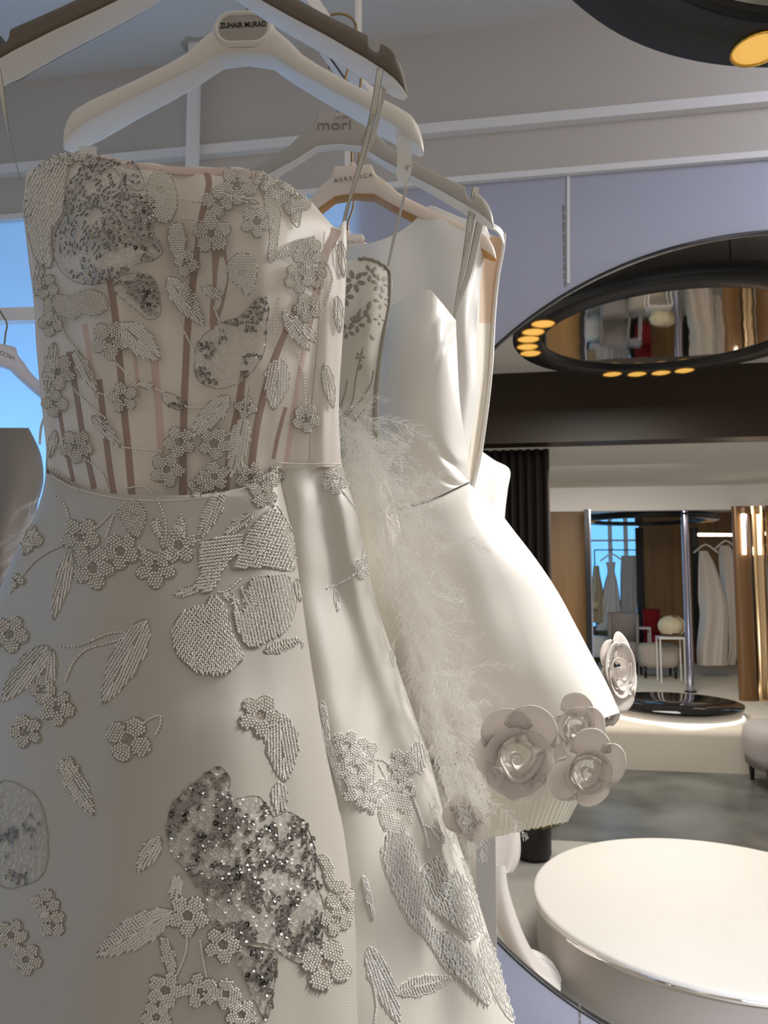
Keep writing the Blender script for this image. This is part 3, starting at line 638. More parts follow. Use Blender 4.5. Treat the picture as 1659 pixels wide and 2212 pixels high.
# clear hook clips under the oval-plate hanger
def clip(x, y, Y, sgn=1):
    """x, y: top of the clip on the photo"""
    P = [(-19, -40), (17, -40), (16, 24), (17, 30), (5, 28), (0, 33), (2, 42), (8, 44), (10, 36), (17, 34), (15, 46), (11, 55), (9, 66), (8, 78), (0, 76), (-5, 68), (-14, 60), (-17, 50), (-15, 20)]
    return MB().prism([at(x + a * sgn, y + b, Y) for a, b in P], (0, .0035, 0)).build('ribbon_clip', M['clearplastic'], h2)
clip(878, 320, .875); clip(192, 360, .875, -1)

def ribbon(name, pts, wpx, m, parent, edge=True, n=40, twist=None):
    """flat satin ribbon through photo points (x, y, depth)"""
    W = catmull([tuple(at(*p)) for p in pts], n); V = []; F = []; wv = wpx if isinstance(wpx, (list, tuple)) else (wpx, wpx)
    for i, p in enumerate(W):
        t = (W[min(i + 1, n - 1)] - W[max(i - 1, 0)]); t = Vector(t).normalized(); a = (twist(i / (n - 1)) if twist else 0)
        sd = Vector((0, 1, 0)).cross(t).normalized(); sd = (sd * math.cos(a) + Vector((0, 1, 0)) * math.sin(a))
        h = np.interp(i / (n - 1), np.linspace(0, 1, len(wv)), wv) / FPX * p[1] / 2
        for q, dy in ((-1, 0), (-.8, -.0004), (.8, -.0004), (1, 0)): V.append(Vector(p) + sd * h * q + Vector((0, dy, 0)))
    F = grid_faces(n, 4).tolist(); mi = [(1 if (f[0] % 4) in (0, 2) and edge else 0) for f in F]
    o = mesh(name, V, F, None, parent, True, [m, M['ribbon_edge']], mi); solid(o, .0004); return o

# ------------------------------------------------------------------ the gowns
def fold(s, t, a=.004, seed=0., fx=3., ft=1.5):
    return a * noise.noise(Vector((s * fx, t * ft, seed)))
# --- gown 1: embroidered strapless gown
G1 = empty('bridal_gown', at(400, 1060, .78), 'strapless corset gown covered in beaded flowers and sequins, nearest on the rail', 'wedding dress', 'gowns on the near rail')
# corset lining: closed shell.  front rows (px, py, depth)
B1 = [
 [(58, 372, .84), (120, 338, .79), (205, 334, .745), (300, 352, .725), (400, 362, .72), (500, 362, .715), (565, 374, .72), (622, 400, .735), (672, 438, .765), (722, 490, .80), (746, 476, .815)],
 [(52, 450, .84), (110, 440, .775), (200, 440, .715), (300, 450, .700), (400, 452, .715), (490, 450, .69), (560, 452, .685), (620, 462, .715), (680, 480, .76), (722, 510, .80), (748, 500, .82)],
 [(62, 550, .84), (118, 545, .77), (210, 545, .700), (300, 552, .700), (395, 555, .720), (485, 552, .680), (560, 550, .675), (622, 556, .71), (680, 560, .765), (722, 570, .80), (747, 570, .82)],
 [(74, 650, .84), (130, 645, .775), (215, 648, .715), (305, 655, .715), (395, 660, .722), (480, 655, .695), (555, 650, .695), (618, 650, .725), (675, 650, .77), (718, 655, .80), (744, 655, .82)],
 [(80, 750, .84), (138, 748, .78), (222, 752, .730), (310, 760, .725), (395, 762, .722), (478, 758, .715), (552, 750, .72), (612, 748, .745), (668, 748, .78), (712, 750, .80), (738, 750, .82)],
 [(92, 880, .84), (148, 885, .79), (228, 892, .745), (312, 898, .735), (395, 900, .73), (476, 895, .73), (548, 885, .74), (604, 878, .76), (662, 875, .785), (706, 875, .80), (731, 875, .82)],
 [(104, 1000, .84), (158, 1020, .80), (236, 1040, .755), (316, 1048, .745), (396, 1048, .74), (474, 1040, .74), (545, 1020, .75), (598, 1000, .77), (658, 998, .79), (704, 998, .80), (736, 998, .82)],
 [(104, 1022, .84), (158, 1052, .80), (238, 1072, .755), (317, 1080, .745), (397, 1078, .74), (474, 1068, .74), (545, 1045, .75), (598, 1014, .77), (658, 1004, .79), (704, 1004, .80), (738, 1004, .82)],
]
G, F = loft(B1, 150, 100, disp=lambda s, t: fold(s, t, .004, 3, 14, 2) + .0012 * math.sin(s * 70))
BV = G.reshape(-1, 3); bodice = mesh('corset_lining', BV, F, M['lining'], G1); solid(bodice, .0012)
# back of the corset
Bk = [[(x, y + 4, Y + .06 + .10 * math.sin(math.pi * i / (len(r_) - 1))) for i, (x, y, Y) in enumerate(r_)] for r_ in B1]
G, F = loft(Bk, 60, 40); o = mesh('corset_back', G.reshape(-1, 3), F[:, ::-1], M['lining'], G1); solid(o, .0012)
bod_bvh = BVHTree.FromPolygons([tuple(v) for v in BV], [tuple(f) for f in grid_faces(100, 150).tolist()])
def cast(bvhs, x, y):
    d = ray(x, y).normalized(); best = None
    for b in bvhs:
        h = b.ray_cast(C0, d)
        if h[0] is not None and (best is None or h[3] < best[3]): best = h
    if best is None: return None, None
    nrm = best[1] if best[1].dot(d) < 0 else -best[1]
    return best[0], nrm
def strip_on(bv, pts, wpx, m, name, parent, lift=.0012, n=40):
    W = catmull([tuple(p) for p in pts], n); V = []; F = []
    wv = wpx if isinstance(wpx, (list, tuple)) else (wpx, wpx)
    for i in range(n):
        t = W[min(i + 1, n - 1)] - W[max(i - 1, 0)]; t /= np.hypot(*t); nx, ny = -t[1], t[0]; h = np.interp(i / (n - 1), np.linspace(0, 1, len(wv)), wv) / 2; row = []
        for k in (-1, -.33, .33, 1):
            p, nr = cast(bv, W[i][0] + nx * h * k, W[i][1] + ny * h * k)
            if p is None: break
            row.append(p + nr * (lift * (1 if abs(k) < .9 else .2)))
        if len(row) == 4:
            k0 = len(V); V += row
            if k0 >= 4: F += [(k0 - 4 + j, k0 - 3 + j, k0 + 1 + j, k0 + j) for j in range(3)]
    if F: return mesh(name, V, F, m, parent)
for pts, wd, m in [
 ([(442, 366), (452, 400), (436, 470), (425, 560), (408, 690), (402, 800), (398, 900), (396, 1070)], (18, 20, 20, 22), 'bone'),
 ([(238, 600), (252, 700), (260, 790), (268, 880), (276, 960), (286, 1076)], 21, 'bone'),
 ([(150, 760), (168, 860), (182, 950), (205, 1056)], 17, 'bone'), ([(215, 820), (228, 930), (238, 1010), (248, 1072)], 18, 'bone'),
 ([(128, 880), (142, 960), (160, 1040)], 12, 'bone'),
 ([(184, 700), (200, 800), (212, 860)], 16, 'bonelight'), ([(332, 760), (342, 860), (348, 960), (350, 1040)], 23, 'bonelight'), ([(290, 760), (302, 860)], 12, 'bonelight'),
 ([(526, 800), (514, 880), (498, 960), (488, 1060)], 20, 'bone'), ([(640, 660), (606, 740), (572, 840), (552, 930), (540, 1040)], (18, 22, 24), 'bone'),
 ([(668, 700), (650, 790), (634, 890), (618, 996)], 15, 'bonelight'), ([(616, 880), (600, 940), (590, 992)], 12, 'bone'),
 ([(726, 492), (700, 560), (680, 640), (664, 720)], (30, 24, 14), 'bone')]:
    strip_on([bod_bvh], pts, wd, M[m], 'boning', G1)
strip_on([bod_bvh], [(470, 500), (480, 590), (470, 660), (458, 712)], (56, 84, 70, 10), M['nude'], 'nude_cup_panel', G1, .0008)
strip_on([bod_bvh], [(206, 342), (300, 360), (400, 370), (500, 371), (566, 382), (624, 408), (672, 446), (722, 497)], 16, M['bonelight'], 'top_binding', G1, .0016, 70)
strip_on([bod_bvh], [(700, 500), (692, 620), (684, 750), (672, 880), (668, 996)], 3, M['cord'], 'back_seam', G1, .001, 60)
# sheer outer layer a few millimetres in front
Bs = [[(x, y, Y - .006 - .004 * math.sin(math.pi * i / 10)) for i, (x, y, Y) in enumerate(r_)] for r_ in B1]
G, F = loft(Bs, 170, 110, disp=lambda s, t: .0025 * noise.noise(Vector((s * 22 + t * 5, t * 2, 1))) + .0015 * noise.noise(Vector((s * 6, t * 14, 5))))
TV = G.reshape(-1, 3); mesh('sheer_overlay', TV, F, M['tulle'], G1)
tulle_bvh = BVHTree.FromPolygons([tuple(v) for v in TV], [tuple(f) for f in F.tolist()])

def skirt_tube(rows, nv, nu, folds, name, m, parent, fl=0., fr=2 * math.pi):
    """rows (y, xl, xr, Yl, Yr, bulge_front, bulge_back) -> closed cone of cloth; folds(a, t) adds depth"""
    Gc = catmull(np.array(rows, float), nv); V = np.zeros((nv, nu, 3))
    for i, (y, xl, xr, Yl, Yr, bf, bb) in enumerate(Gc):
        t = i / (nv - 1)
        for j in range(nu):
            a = 2 * math.pi * j / nu; c, s_ = math.cos(a), math.sin(a)
            x = (xl + xr) / 2 + (xr - xl) / 2 * c; Y = (Yl + Yr) / 2 + (Yr - Yl) / 2 * c + (bb if s_ > 0 else bf) * s_ + folds(a, t)
            dy = 0
            V[i, j] = at(x, y + dy, Y)
    F = grid_faces(nv, nu, True); o = mesh(name, V.reshape(-1, 3), F, m, parent)
    return o, V.reshape(-1, 3), F
def waist_y(a, t): return 0
# rear part of the skirt (right side panel)
rear = [(1000, 480, 738, .78, .83, .03, .06), (1040, 470, 748, .78, .83, .035, .08), (1100, 460, 768, .78, .835, .045, .1), (1200, 440, 790, .78, .845, .06, .12), (1300, 420, 812, .775, .855, .075, .15), (1450, 400, 862, .77, .865, .10, .19),
        (1600, 380, 915, .765, .875, .125, .22), (1800, 360, 985, .755, .885, .15, .25), (2000, 350, 1050, .745, .89, .175, .28), (2212, 340, 1112, .735, .90, .20, .30), (2500, 320, 1200, .72, .91, .23, .33), (2760, 310, 1270, .71, .92, .25, .35)]
def rf(a, t):
    return (.012 * t * math.sin(7 * a + 1.2) + .016 * noise.noise(Vector((math.cos(a) * 2.2, math.sin(a) * 2.2, t * 2.5))) * min(1, t * 3) + .0016 * math.sin(t * 46 + 2 * math.sin(a * 2)) * t)
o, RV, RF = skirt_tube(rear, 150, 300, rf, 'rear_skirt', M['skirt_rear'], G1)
# front part of the skirt
front = [(1020, 101, 598, .835, .765, .065, .03), (1070, 90, 612, .835, .765, .095, .05), (1120, 72, 624, .84, .765, .115, .06), (1200, 30, 640, .845, .765, .14, .08), (1300, -10, 655, .85, .765, .165, .1), (1400, -50, 672, .86, .765, .185, .12), (1500, -85, 692, .86, .765, .20, .13),
         (1600, -115, 716, .865, .765, .215, .14), (1800, -170, 766, .87, .765, .24, .15), (2000, -220, 806, .875, .765, .265, .16), (2212, -260, 836, .88, .765, .285, .17), (2500, -310, 880, .885, .765, .31, .17), (2760, -350, 920, .89, .765, .33, .17)]
def ff(a, t):
    c = math.cos(a)
    return (.016 * t * math.sin(5 * a + .6) + .020 * noise.noise(Vector((c * 2.0 + t * .8, math.sin(a) * 1.4 + 4, t * 1.6))) * min(1, t * 2.5) + .0012 * math.sin(t * 40 + 2.5 * c) * t
            + .003 * math.exp(-((c - .6 - .1 * t) / .12) ** 2) * min(1, t * 4))
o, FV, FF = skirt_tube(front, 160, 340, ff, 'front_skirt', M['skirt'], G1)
# curved waist dip: top ring of the front skirt rises from the seam line
me = o.data; co = np.zeros(len(me.vertices) * 3); me.vertices.foreach_get('co', co); co = co.reshape(-1, 3)
nu = 340
for j in range(nu):
    a = 2 * math.pi * j / nu; c, s_ = math.cos(a), math.sin(a); x = (101 + 598) / 2 + (598 - 101) / 2 * c
    yt = np.interp(x, [101, 158, 238, 317, 397, 474, 545, 598], [1022, 1052, 1072, 1080, 1078, 1068, 1045, 1010]) if s_ < 0 else 1010
    for i in range(14):
        k = i * nu + j; w_ = (1 - i / 14) ** 1.2; dz = -(yt - 1020) / FPX * .74 * w_
        co[k, 2] += dz; FV[k, 2] += dz
me.vertices.foreach_set('co', co.ravel()); me.update()
front_bvh = BVHTree.FromPolygons([tuple(v) for v in FV], [tuple(f) for f in FF.tolist()])
rear_bvh = BVHTree.FromPolygons([tuple(v) for v in RV], [tuple(f) for f in RF.tolist()])
ALL = [tulle_bvh, front_bvh, rear_bvh]
# waist seam cord
def cord_on(bv, pts, rpx, m, name, parent, n=None, lift=.6, wob=0., closed=False, mb=None):
    P = catmull(np.array(pts, float), n or max(8, int(len(pts) * 7)), closed)
    if closed: P = np.vstack([P, P[:1]])
    cur = []; mb_ = mb or MB()
    for i, (x, y) in enumerate(P):
        if wob: x += wob * math.sin(i * 1.9); y += wob * math.cos(i * 2.3)
        p, nr = cast(bv, x, y)
        if p is None or (cur and (p - cur[-1]).length > .05):
            if len(cur) > 1: mb_.tube(cur, rr_, 5, False)
            cur = []
            if p is None: continue
        rr_ = rpx / FPX * p.y; cur.append(p + nr * rr_ * lift)
    if len(cur) > 1: mb_.tube(cur, rr_, 5, False)
    if mb is None and mb_.f: return mb_.build(name, m, parent, True)
cord_on([front_bvh, tulle_bvh], [(110, 1026), (158, 1054), (238, 1074), (317, 1082), (397, 1080), (474, 1070), (545, 1048), (598, 1016)], 1.6, M['lining'], 'waist_seam', G1, 60)
cord_on([rear_bvh, tulle_bvh], [(600, 1000), (660, 1002), (738, 1002)], 1.5, M['lining'], 'waist_seam', G1, 20)
# ribbons of gown 1
ribbon('hanging_ribbon', [(822, 148, .735), (818, 170, .728), (808, 235, .735), (790, 310, .76), (768, 390, .79), (748, 455, .815), (742, 482, .82)], (15, 15, 15, 13, 9, 6, 5), M['ribbon'], G1)
ribbon('hanging_ribbon', [(832, 150, .76), (826, 215, .765), (808, 290, .775), (784, 350, .79), (757, 430, .81), (746, 478, .822)], (9, 9, 8, 6, 5, 4), M['ribbon'], G1, False)
ribbon('hanging_ribbon', [(-4, 150, .735), (4, 200, .735), (14, 265, .75), (26, 320, .78), (44, 388, .83)], (12, 12, 8, 5, 5), M['ribbon'], G1)
def along(p0, p1, s, name, parent, size, up=1):
    a, b = at(*p0), at(*p1); o = text(name, s, (a + b) / 2 + Vector((0, -.0009, 0)), size, M['inkgrey'], parent, (math.pi / 2, -math.atan2(b.z - a.z, b.x - a.x), 0), 1., ext=.00005); return o
along((787, 305, .742), (800, 252, .728), 'NICOLE + FELICIA', 'ribbon_print', G1, .0042)

# ------------------------------------------------------------------ beadwork
def inpoly(P, X, Y):
    P = np.asarray(P, float); n = len(P); r = np.zeros(X.shape, bool); j = n - 1
    for i in range(n):
        xi, yi = P[i]; xj, yj = P[j]
        c = ((yi > Y) != (yj > Y)) & (X < (xj - xi) * (Y - yi) / (yj - yi + 1e-12) + xi); r ^= c; j = i
    return r
def tmpl_sphere(n=7, m=4):
    V = [(0, 0, 1)]; F = []
    for i in range(1, m):
        for j in range(n): a, b = math.pi * i / m, 2 * math.pi * j / n; V.append((math.sin(a) * math.cos(b), math.sin(a) * math.sin(b), math.cos(a)))
    V.append((0, 0, -1)); k = len(V) - 1
    for j in range(n): F.append((0, 1 + j, 1 + (j + 1) % n, 1 + (j + 1) % n)); F.append((k, k - n + (j + 1) % n, k - n + j, k - n + j))
    for i in range(m - 2):
        for j in range(n): F.append((1 + i * n + j, 1 + (i + 1) * n + j, 1 + (i + 1) * n + (j + 1) % n, 1 + i * n + (j + 1) % n))
    return np.array(V), np.array(F)
def tmpl_bugle(n=6):
    V = []; F = []
    for x, r in ((-.5, .55), (-.44, 1), (.44, 1), (.5, .55)):
        for j in range(n): b = 2 * math.pi * j / n; V.append((x, r * math.cos(b) * .5, r * math.sin(b) * .5))
    for i in range(3):
        for j in range(n): F.append((i * n + j, i * n + (j + 1) % n, (i + 1) * n + (j + 1) % n, (i + 1) * n + j))
    return np.array(V), np.array(F)
def tmpl_ring(n=10):
    V = []; F = []
    for r, z in ((.28, -.10), (.62, -.02), (1, .12)):
        for j in range(n): b = 2 * math.pi * j / n; V.append((r * math.cos(b), r * math.sin(b), z))
    for i in range(2):
        for j in range(n): F.append((i * n + j, i * n + (j + 1) % n, (i + 1) * n + (j + 1) % n, (i + 1) * n + j))
    return np.array(V), np.array(F)
TS, TB, TR = tmpl_sphere(), tmpl_bugle(), tmpl_ring()
class Beads:
    def __init__(s): s.V = []; s.F = []; s.k = 0
    def add(s, T, pos, ax, sc_):
        """pos (3), ax 3x3 columns, sc_ (3)"""
        V, F = T; A = np.array(ax) * np.array(sc_)[None, :]; s.V.append(V @ A.T + np.array(pos)); s.F.append(F + s.k); s.k += len(V)
    def build(s, name, m, parent, extra=None):
        if not s.V: return None
        V = np.vstack(s.V); F = [tuple(dict.fromkeys(f)) for f in np.vstack(s.F).tolist()]
        return mesh(name, V, F, m, parent)
def frame(nr, ang):
    """surface frame: x along the on-screen angle, z along the normal"""
    d = Vector((math.cos(ang), 0, -math.sin(ang))); x = (d - nr * d.dot(nr)).normalized(); y = nr.cross(x); return [[x[i], y[i], nr[i]] for i in range(3)]
BV_ = ALL
def fill(bd, poly, kind, sz, ang=0., hole=None, bv=None, jit=.12, puff=.0, drop=0.):
    """cover a photo polygon with beads lying on the cloth"""
    P = np.asarray(poly, float); bv = bv or BV_; x0, y0 = P.min(0) - 2; x1, y1 = P.max(0) + 2
    sx_, sy_ = (sz, sz * .92) if kind == 'pearl' else (sz * 2.1, sz * .84)
    c, s_ = math.cos(ang), math.sin(ang); cx, cy = (x0 + x1) / 2, (y0 + y1) / 2; L_ = np.hypot(x1 - x0, y1 - y0) / 2 + sz
    for r_, v in enumerate(np.arange(-L_, L_, sy_)):
        u = np.arange(-L_, L_, sx_) + (sx_ * .5 if r_ % 2 else 0) + (rng.random() - .5) * sz * .3
        X = cx + u * c - v * s_; Y = cy + u * s_ + v * c
        ok = inpoly(P, X, Y)
        if hole is not None: ok &= np.hypot(X - hole[0], Y - hole[1]) > hole[2]
        for x, y in zip(X[ok], Y[ok]):
            if drop and rng.random() < drop: continue
            x += (rng.random() - .5) * sz * jit; y += (rng.random() - .5) * sz * jit
            p, nr = cast(bv, x, y)
            if p is None: continue
            k = p.y / FPX; rr = sz * k * .5
            nr2 = (nr + Vector(rng.normal(0, .12, 3))).normalized()
            if kind == 'pearl': bd.add(TS, p + nr * (rr * .7 + puff), frame(nr2, ang), (rr * 1.04, rr * 1.04, rr))
            else: bd.add(TB, p + nr * (rr * .7 + puff), frame(nr2, ang + rng.normal(0, .10)), (sz * k * 1.95, rr * 1.55, rr * 1.55))
def outline(poly, r=1.1, m='cord', parent=None, bv=None, wob=.5, name='couched_cord', mb=None):
    return cord_on(bv or BV_, poly, r, M[m], name, parent, n=max(14, len(poly) * 6), wob=wob, closed=True, mb=mb)
def ellipse(cx, cy, a, b, rot, n=18, pinch=0.):
    P = []
    for k in range(n):
        t = 2 * math.pi * k / n; x, y = a * math.cos(t), b * math.sin(t) * (1 - pinch * math.cos(t)); P.append((cx + x * math.cos(rot) - y * math.sin(rot), cy + x * math.sin(rot) + y * math.cos(rot)))
    return P
def flower(cx, cy, Rr, n=5, rot=0., sz=6.5, white=False, bv=None, sq=1., puff=.0005, parent=None):
    parent = parent or G1; bd = Beads(); mb = MB()
    for k in range(n):
        a = rot + 2 * math.pi * k / n; d = Rr * .60; w_ = Rr * (.36 if n >= 5 else .44) * rng.uniform(.9, 1.1)
        E2 = ellipse(cx + d * math.cos(a), cy + d * math.sin(a) * sq, Rr * .40, w_, a)
        fill(bd, E2, 'pearl', sz, a + math.pi / 2, bv=bv, puff=puff); outline(ellipse(cx + d * math.cos(a), cy + d * math.sin(a) * sq, Rr * .44, w_ * 1.1, a), 1.1, bv=bv, mb=mb)
    for k in range(n):
        a = rot + .4 + 2 * math.pi * k / n; cord_on(bv or BV_, [(cx, cy), (cx + Rr * .16 * math.cos(a), cy + Rr * .16 * math.sin(a)), (cx + Rr * .24 * math.cos(a + .5), cy + Rr * .24 * math.sin(a + .5)), (cx, cy)], 1., None, '', None, 8, mb=mb)
    o = bd.build('beaded_flower', M['pearlw' if white else 'pearl'], parent)
    if o and mb.f: mb.build('flower_outline', M['cordw' if white else 'cord'], o, True)
def leafpoly(x0, y0, x1, y1, w_, n=9, bend=0.):
    d = np.array([x1 - x0, y1 - y0], float); L_ = np.hypot(*d); d /= L_; p = np.array([-d[1], d[0]]); A = []; B = []; MID = []
    for i in range(n + 1):
        t = i / n; h = w_ * (math.sin(math.pi * min(1, t ** .8)) ** .75) * (1 + .08 * math.sin(i * 2.7)); b = bend * math.sin(math.pi * t)
        q = np.array([x0, y0]) + d * L_ * t + p * b; MID.append(tuple(q)); A.append(tuple(q + p * h)); B.append(tuple(q - p * h))
    return A, B, MID
def leaf(x0, y0, x1, y1, w_, sz=4.8, white=False, bv=None, bend=0., kind='bugle', parent=None):
    parent = parent or G1; bd = Beads(); mb = MB(); A, B, MID = leafpoly(x0, y0, x1, y1, w_, bend=bend); a = math.atan2(y1 - y0, x1 - x0)
    fill(bd, A + MID[::-1], kind, sz, a + .75, bv=bv); fill(bd, B + MID[::-1], kind, sz, a - .75, bv=bv)
    outline(A + B[::-1][1:-1], 1.15, bv=bv, mb=mb); cord_on(bv or BV_, MID, 1.0, None, '', None, mb=mb)
    o = bd.build('beaded_leaf', M['buglew' if white else 'bugle'], parent)
    if o and mb.f: mb.build('leaf_outline', M['cordw' if white else 'cord'], o, True)
def patch(poly, kind='bugle', sz=5.5, ang=0., white=False, name='beaded_petal', bv=None, hole=None, puff=.0003, parent=None, line=True, jit=.12):
    parent = parent or G1; bd = Beads(); mb = MB(); fill(bd, poly, kind, sz, ang, hole, bv, puff=puff, jit=jit)
    if line: outline(poly, 1.3, bv=bv, mb=mb)
    o = bd.build(name, M[('bugle' if kind == 'bugle' else 'pearl') + ('w' if white else '')], parent)
    if o and mb.f: mb.build('petal_outline', M['cordw' if white else 'cord'], o, True)
def sequins(poly, dens, sz=11., dark=.55, bv=None, name='sequin_patch', parent=None, cluster=True, line=True, back=True):
    parent = parent or G1; P = np.asarray(poly, float); bd, bc = Beads(), Beads(); x0, y0 = P.min(0); x1, y1 = P.max(0); pts = []
    n = int((x1 - x0) * (y1 - y0) * dens / (sz * sz)); X = rng.uniform(x0, x1, n * 3); Y = rng.uniform(y0, y1, n * 3); ok = inpoly(P, X, Y)
    for x, y in zip(X[ok], Y[ok]):
        c_ = noise.noise(Vector((x * .017, y * .017, 2))) + .6 * noise.noise(Vector((x * .05, y * .05, 7)))
        isd = c_ > (.28 - dark)
        if any((x - a) ** 2 + (y - b) ** 2 < (sz * (.62 if isd else .66)) ** 2 for a, b in pts): continue
        pts.append((x, y)); p, nr = cast(bv or BV_, x, y)
        if p is None: continue
        k = p.y / FPX; nr2 = (nr + Vector(rng.normal(0, .26, 3))).normalized(); r = sz * k * .5 * rng.uniform(.9, 1.08)
        (bd if isd else bc).add(TR, p + nr * (.0012 + .0008 * rng.random()), frame(nr2, rng.random() * 6), (r, r, r))
    mb = MB()
    if line: outline(poly, 1.2, bv=bv, mb=mb)
    o = bd.build(name, M['sequin'], parent); o = o or empty(name)
    if bc.V: bc.build('clear_sequins', M['sequinclear'], o)
    if mb.f: mb.build('patch_outline', M['cord'], o, True)
def vine(pts, r=2.3, bv=None, white=False, parent=None, beads=True, name='beaded_stem'):
    parent = parent or G1; W = catmull(np.array(pts, float), 200); L_ = np.r_[0, np.cumsum(np.hypot(*np.diff(W, axis=0).T))]; bd = Beads(); step = r * 3.6
    for d in np.arange(step * .5, L_[-1], step):
        i = min(np.searchsorted(L_, d), 198); t = W[i + 1] - W[i]; a = math.atan2(t[1], t[0])
        p, nr = cast(bv or BV_, W[i][0], W[i][1])
        if p is None: continue
        k = p.y / FPX; bd.add(TB, p + nr * r * k * .6, frame(nr, a + .12), (step * k * .92, r * k * 2, r * k * 2))
    o = bd.build(name, M['buglew' if white else 'bugle'], parent); mb = MB()
    cord_on(bv or BV_, [(x + r * 1.5, y + r * .6) for x, y in pts], .9, None, '', None, wob=.6, mb=mb)
    if o and mb.f: mb.build('couched_cord', M['cordw' if white else 'cord'], o, True)

random.seed(3)
# ---- bodice
sequins([(188, 342), (232, 346), (270, 362), (276, 420), (330, 430), (336, 470), (330, 505), (352, 540), (332, 562), (292, 572), (252, 600), (200, 615), (150, 602), (120, 562), (116, 500), (138, 470), (148, 400), (172, 372)], 1.6, 11, .60)
sequins([(255, 600), (290, 590), (330, 600), (345, 640), (345, 680), (320, 690), (295, 670), (260, 642), (240, 622)], 1.4, 10.5, .30)
sequins([(430, 738), (470, 702), (520, 682), (560, 642), (580, 660), (575, 700), (570, 760), (540, 808), (510, 830), (470, 840), (430, 822), (420, 790)], 1.15, 10.5, .22)
sequins([(240, 345), (290, 352), (312, 402), (292, 412), (265, 388)], 1.1, 10.5, .4)
sequins([(352, 850), (372, 850), (402, 872), (400, 888), (372, 880), (354, 868)], 1.2, 9, .4)
patch([(72, 372), (110, 342), (148, 352), (142, 400), (136, 462), (112, 500), (112, 575), (78, 560), (58, 480), (60, 410)], 'bugle', 5., 1.35, name='bugle_bead_panel', jit=.5)
for a in [(513, 401, 42, 5, .3), (472, 437, 34, 4, .1), (458, 506, 42, 5, .9), (404, 570, 28, 4, .3), (554, 480, 34, 5, .2), (634, 425, 40, 5, .6), (600, 400, 30, 4, .2), (666, 548, 34, 5, .4), (678, 598, 28, 4, 1.), (645, 600, 32, 5, .2), (664, 664, 32, 5, .5), (660, 905, 30, 5, .2), (101, 620, 27, 4, .4), (238, 735, 42, 5, .2), (110, 700, 26, 4, .2), (128, 804, 38, 5, .3), (266, 859, 32, 5, .7), (165, 964, 36, 5, .3), (119, 872, 28, 4, .1), (388, 955, 34, 5, .5), (362, 1014, 38, 5, .1), (463, 958, 34, 5, .2), (463, 1030, 32, 5, .8), (428, 1052, 24, 4, .3), (540, 1030, 32, 5, .1), (568, 1068, 30, 4, .5), (592, 1028, 22, 4, 0), (108, 345, 24, 5, .1), (152, 336, 22, 5, .4), (195, 340, 22, 5, .7), (46, 456, 24, 5, .2), (570, 390, 24, 5, .3), (530, 880, 24, 4, .2)]:
    flower(*a[:3], a[3], a[4], sz=5.6, bv=[tulle_bvh, front_bvh, rear_bvh])
TB_ = [tulle_bvh]
patch(ellipse(350, 425, 58, 33, 1.45, 16), 'pearl', 5.6, 1.0, hole=(345, 415, 9))
patch([(568, 400), (590, 410), (606, 440), (602, 500), (592, 560), (578, 560), (582, 500), (572, 450)], 'pearl', 5.4, .1)
patch([(626, 430), (650, 435), (645, 490), (626, 470)], 'pearl', 5.4, .2)
patch([(498, 560), (520, 546), (545, 555), (556, 585), (545, 625), (530, 640), (520, 620), (498, 605), (490, 580)], 'pearl', 5.8, 0, hole=(522, 590, 9))
patch([(366, 490), (392, 480), (404, 520), (396, 560), (374, 555), (362, 520)], 'pearl', 5.6, 0)
patch([(150, 640), (196, 625), (228, 640), (232, 668), (205, 682), (180, 676), (160, 690), (128, 680), (110, 652), (128, 636)], 'pearl', 6., .15, name='beaded_bow')
patch([(98, 640), (118, 660), (112, 700), (96, 690)], 'pearl', 5.6, 0)
for l in [(362, 598, 440, 703, 24), (435, 620, 486, 643, 11), (595, 556, 680, 512, 11), (612, 672, 668, 758, 17), (602, 772, 590, 886, 27), (701, 786, 719, 882, 13), (261, 700, 346, 778, 30), (160, 758, 212, 848, 14), (200, 898, 262, 966, 13), (495, 855, 412, 945, 22), (527, 900, 499, 1033, 23), (118, 740, 100, 850, 14), (560, 690, 575, 640, 8), (120, 930, 108, 990, 10), (296, 826, 334, 836, 8), (735, 520, 742, 600, 9), (728, 640, 733, 720, 10), (655, 700, 680, 740, 12), (484, 420, 560, 440, 8), (90, 560, 78, 640, 10)]:
    leaf(*l, sz=4.4)
for v in [[(253, 785), (285, 820), (300, 835)], [(334, 838), (368, 858), (400, 878), (440, 880)], [(150, 830), (190, 870), (230, 905)], [(262, 966), (300, 970), (350, 975)], [(486, 740), (476, 700), (462, 660)], [(382, 680), (400, 720), (420, 760)], [(600, 640), (590, 690), (592, 720)], [(535, 830), (530, 870), (530, 900)], [(212, 848), (250, 862)], [(390, 430), (430, 436), (470, 425)], [(392, 470), (440, 480)], [(170, 760), (140, 720), (130, 690)], [(640, 760), (655, 820), (660, 880)], [(100, 1010), (140, 1030), (170, 1060)], [(184, 990), (220, 1020), (232, 1052)], [(700, 560), (715, 600), (700, 660)], [(270, 1056), (310, 1052), (340, 1078)]]:
    vine(v, 1.9)
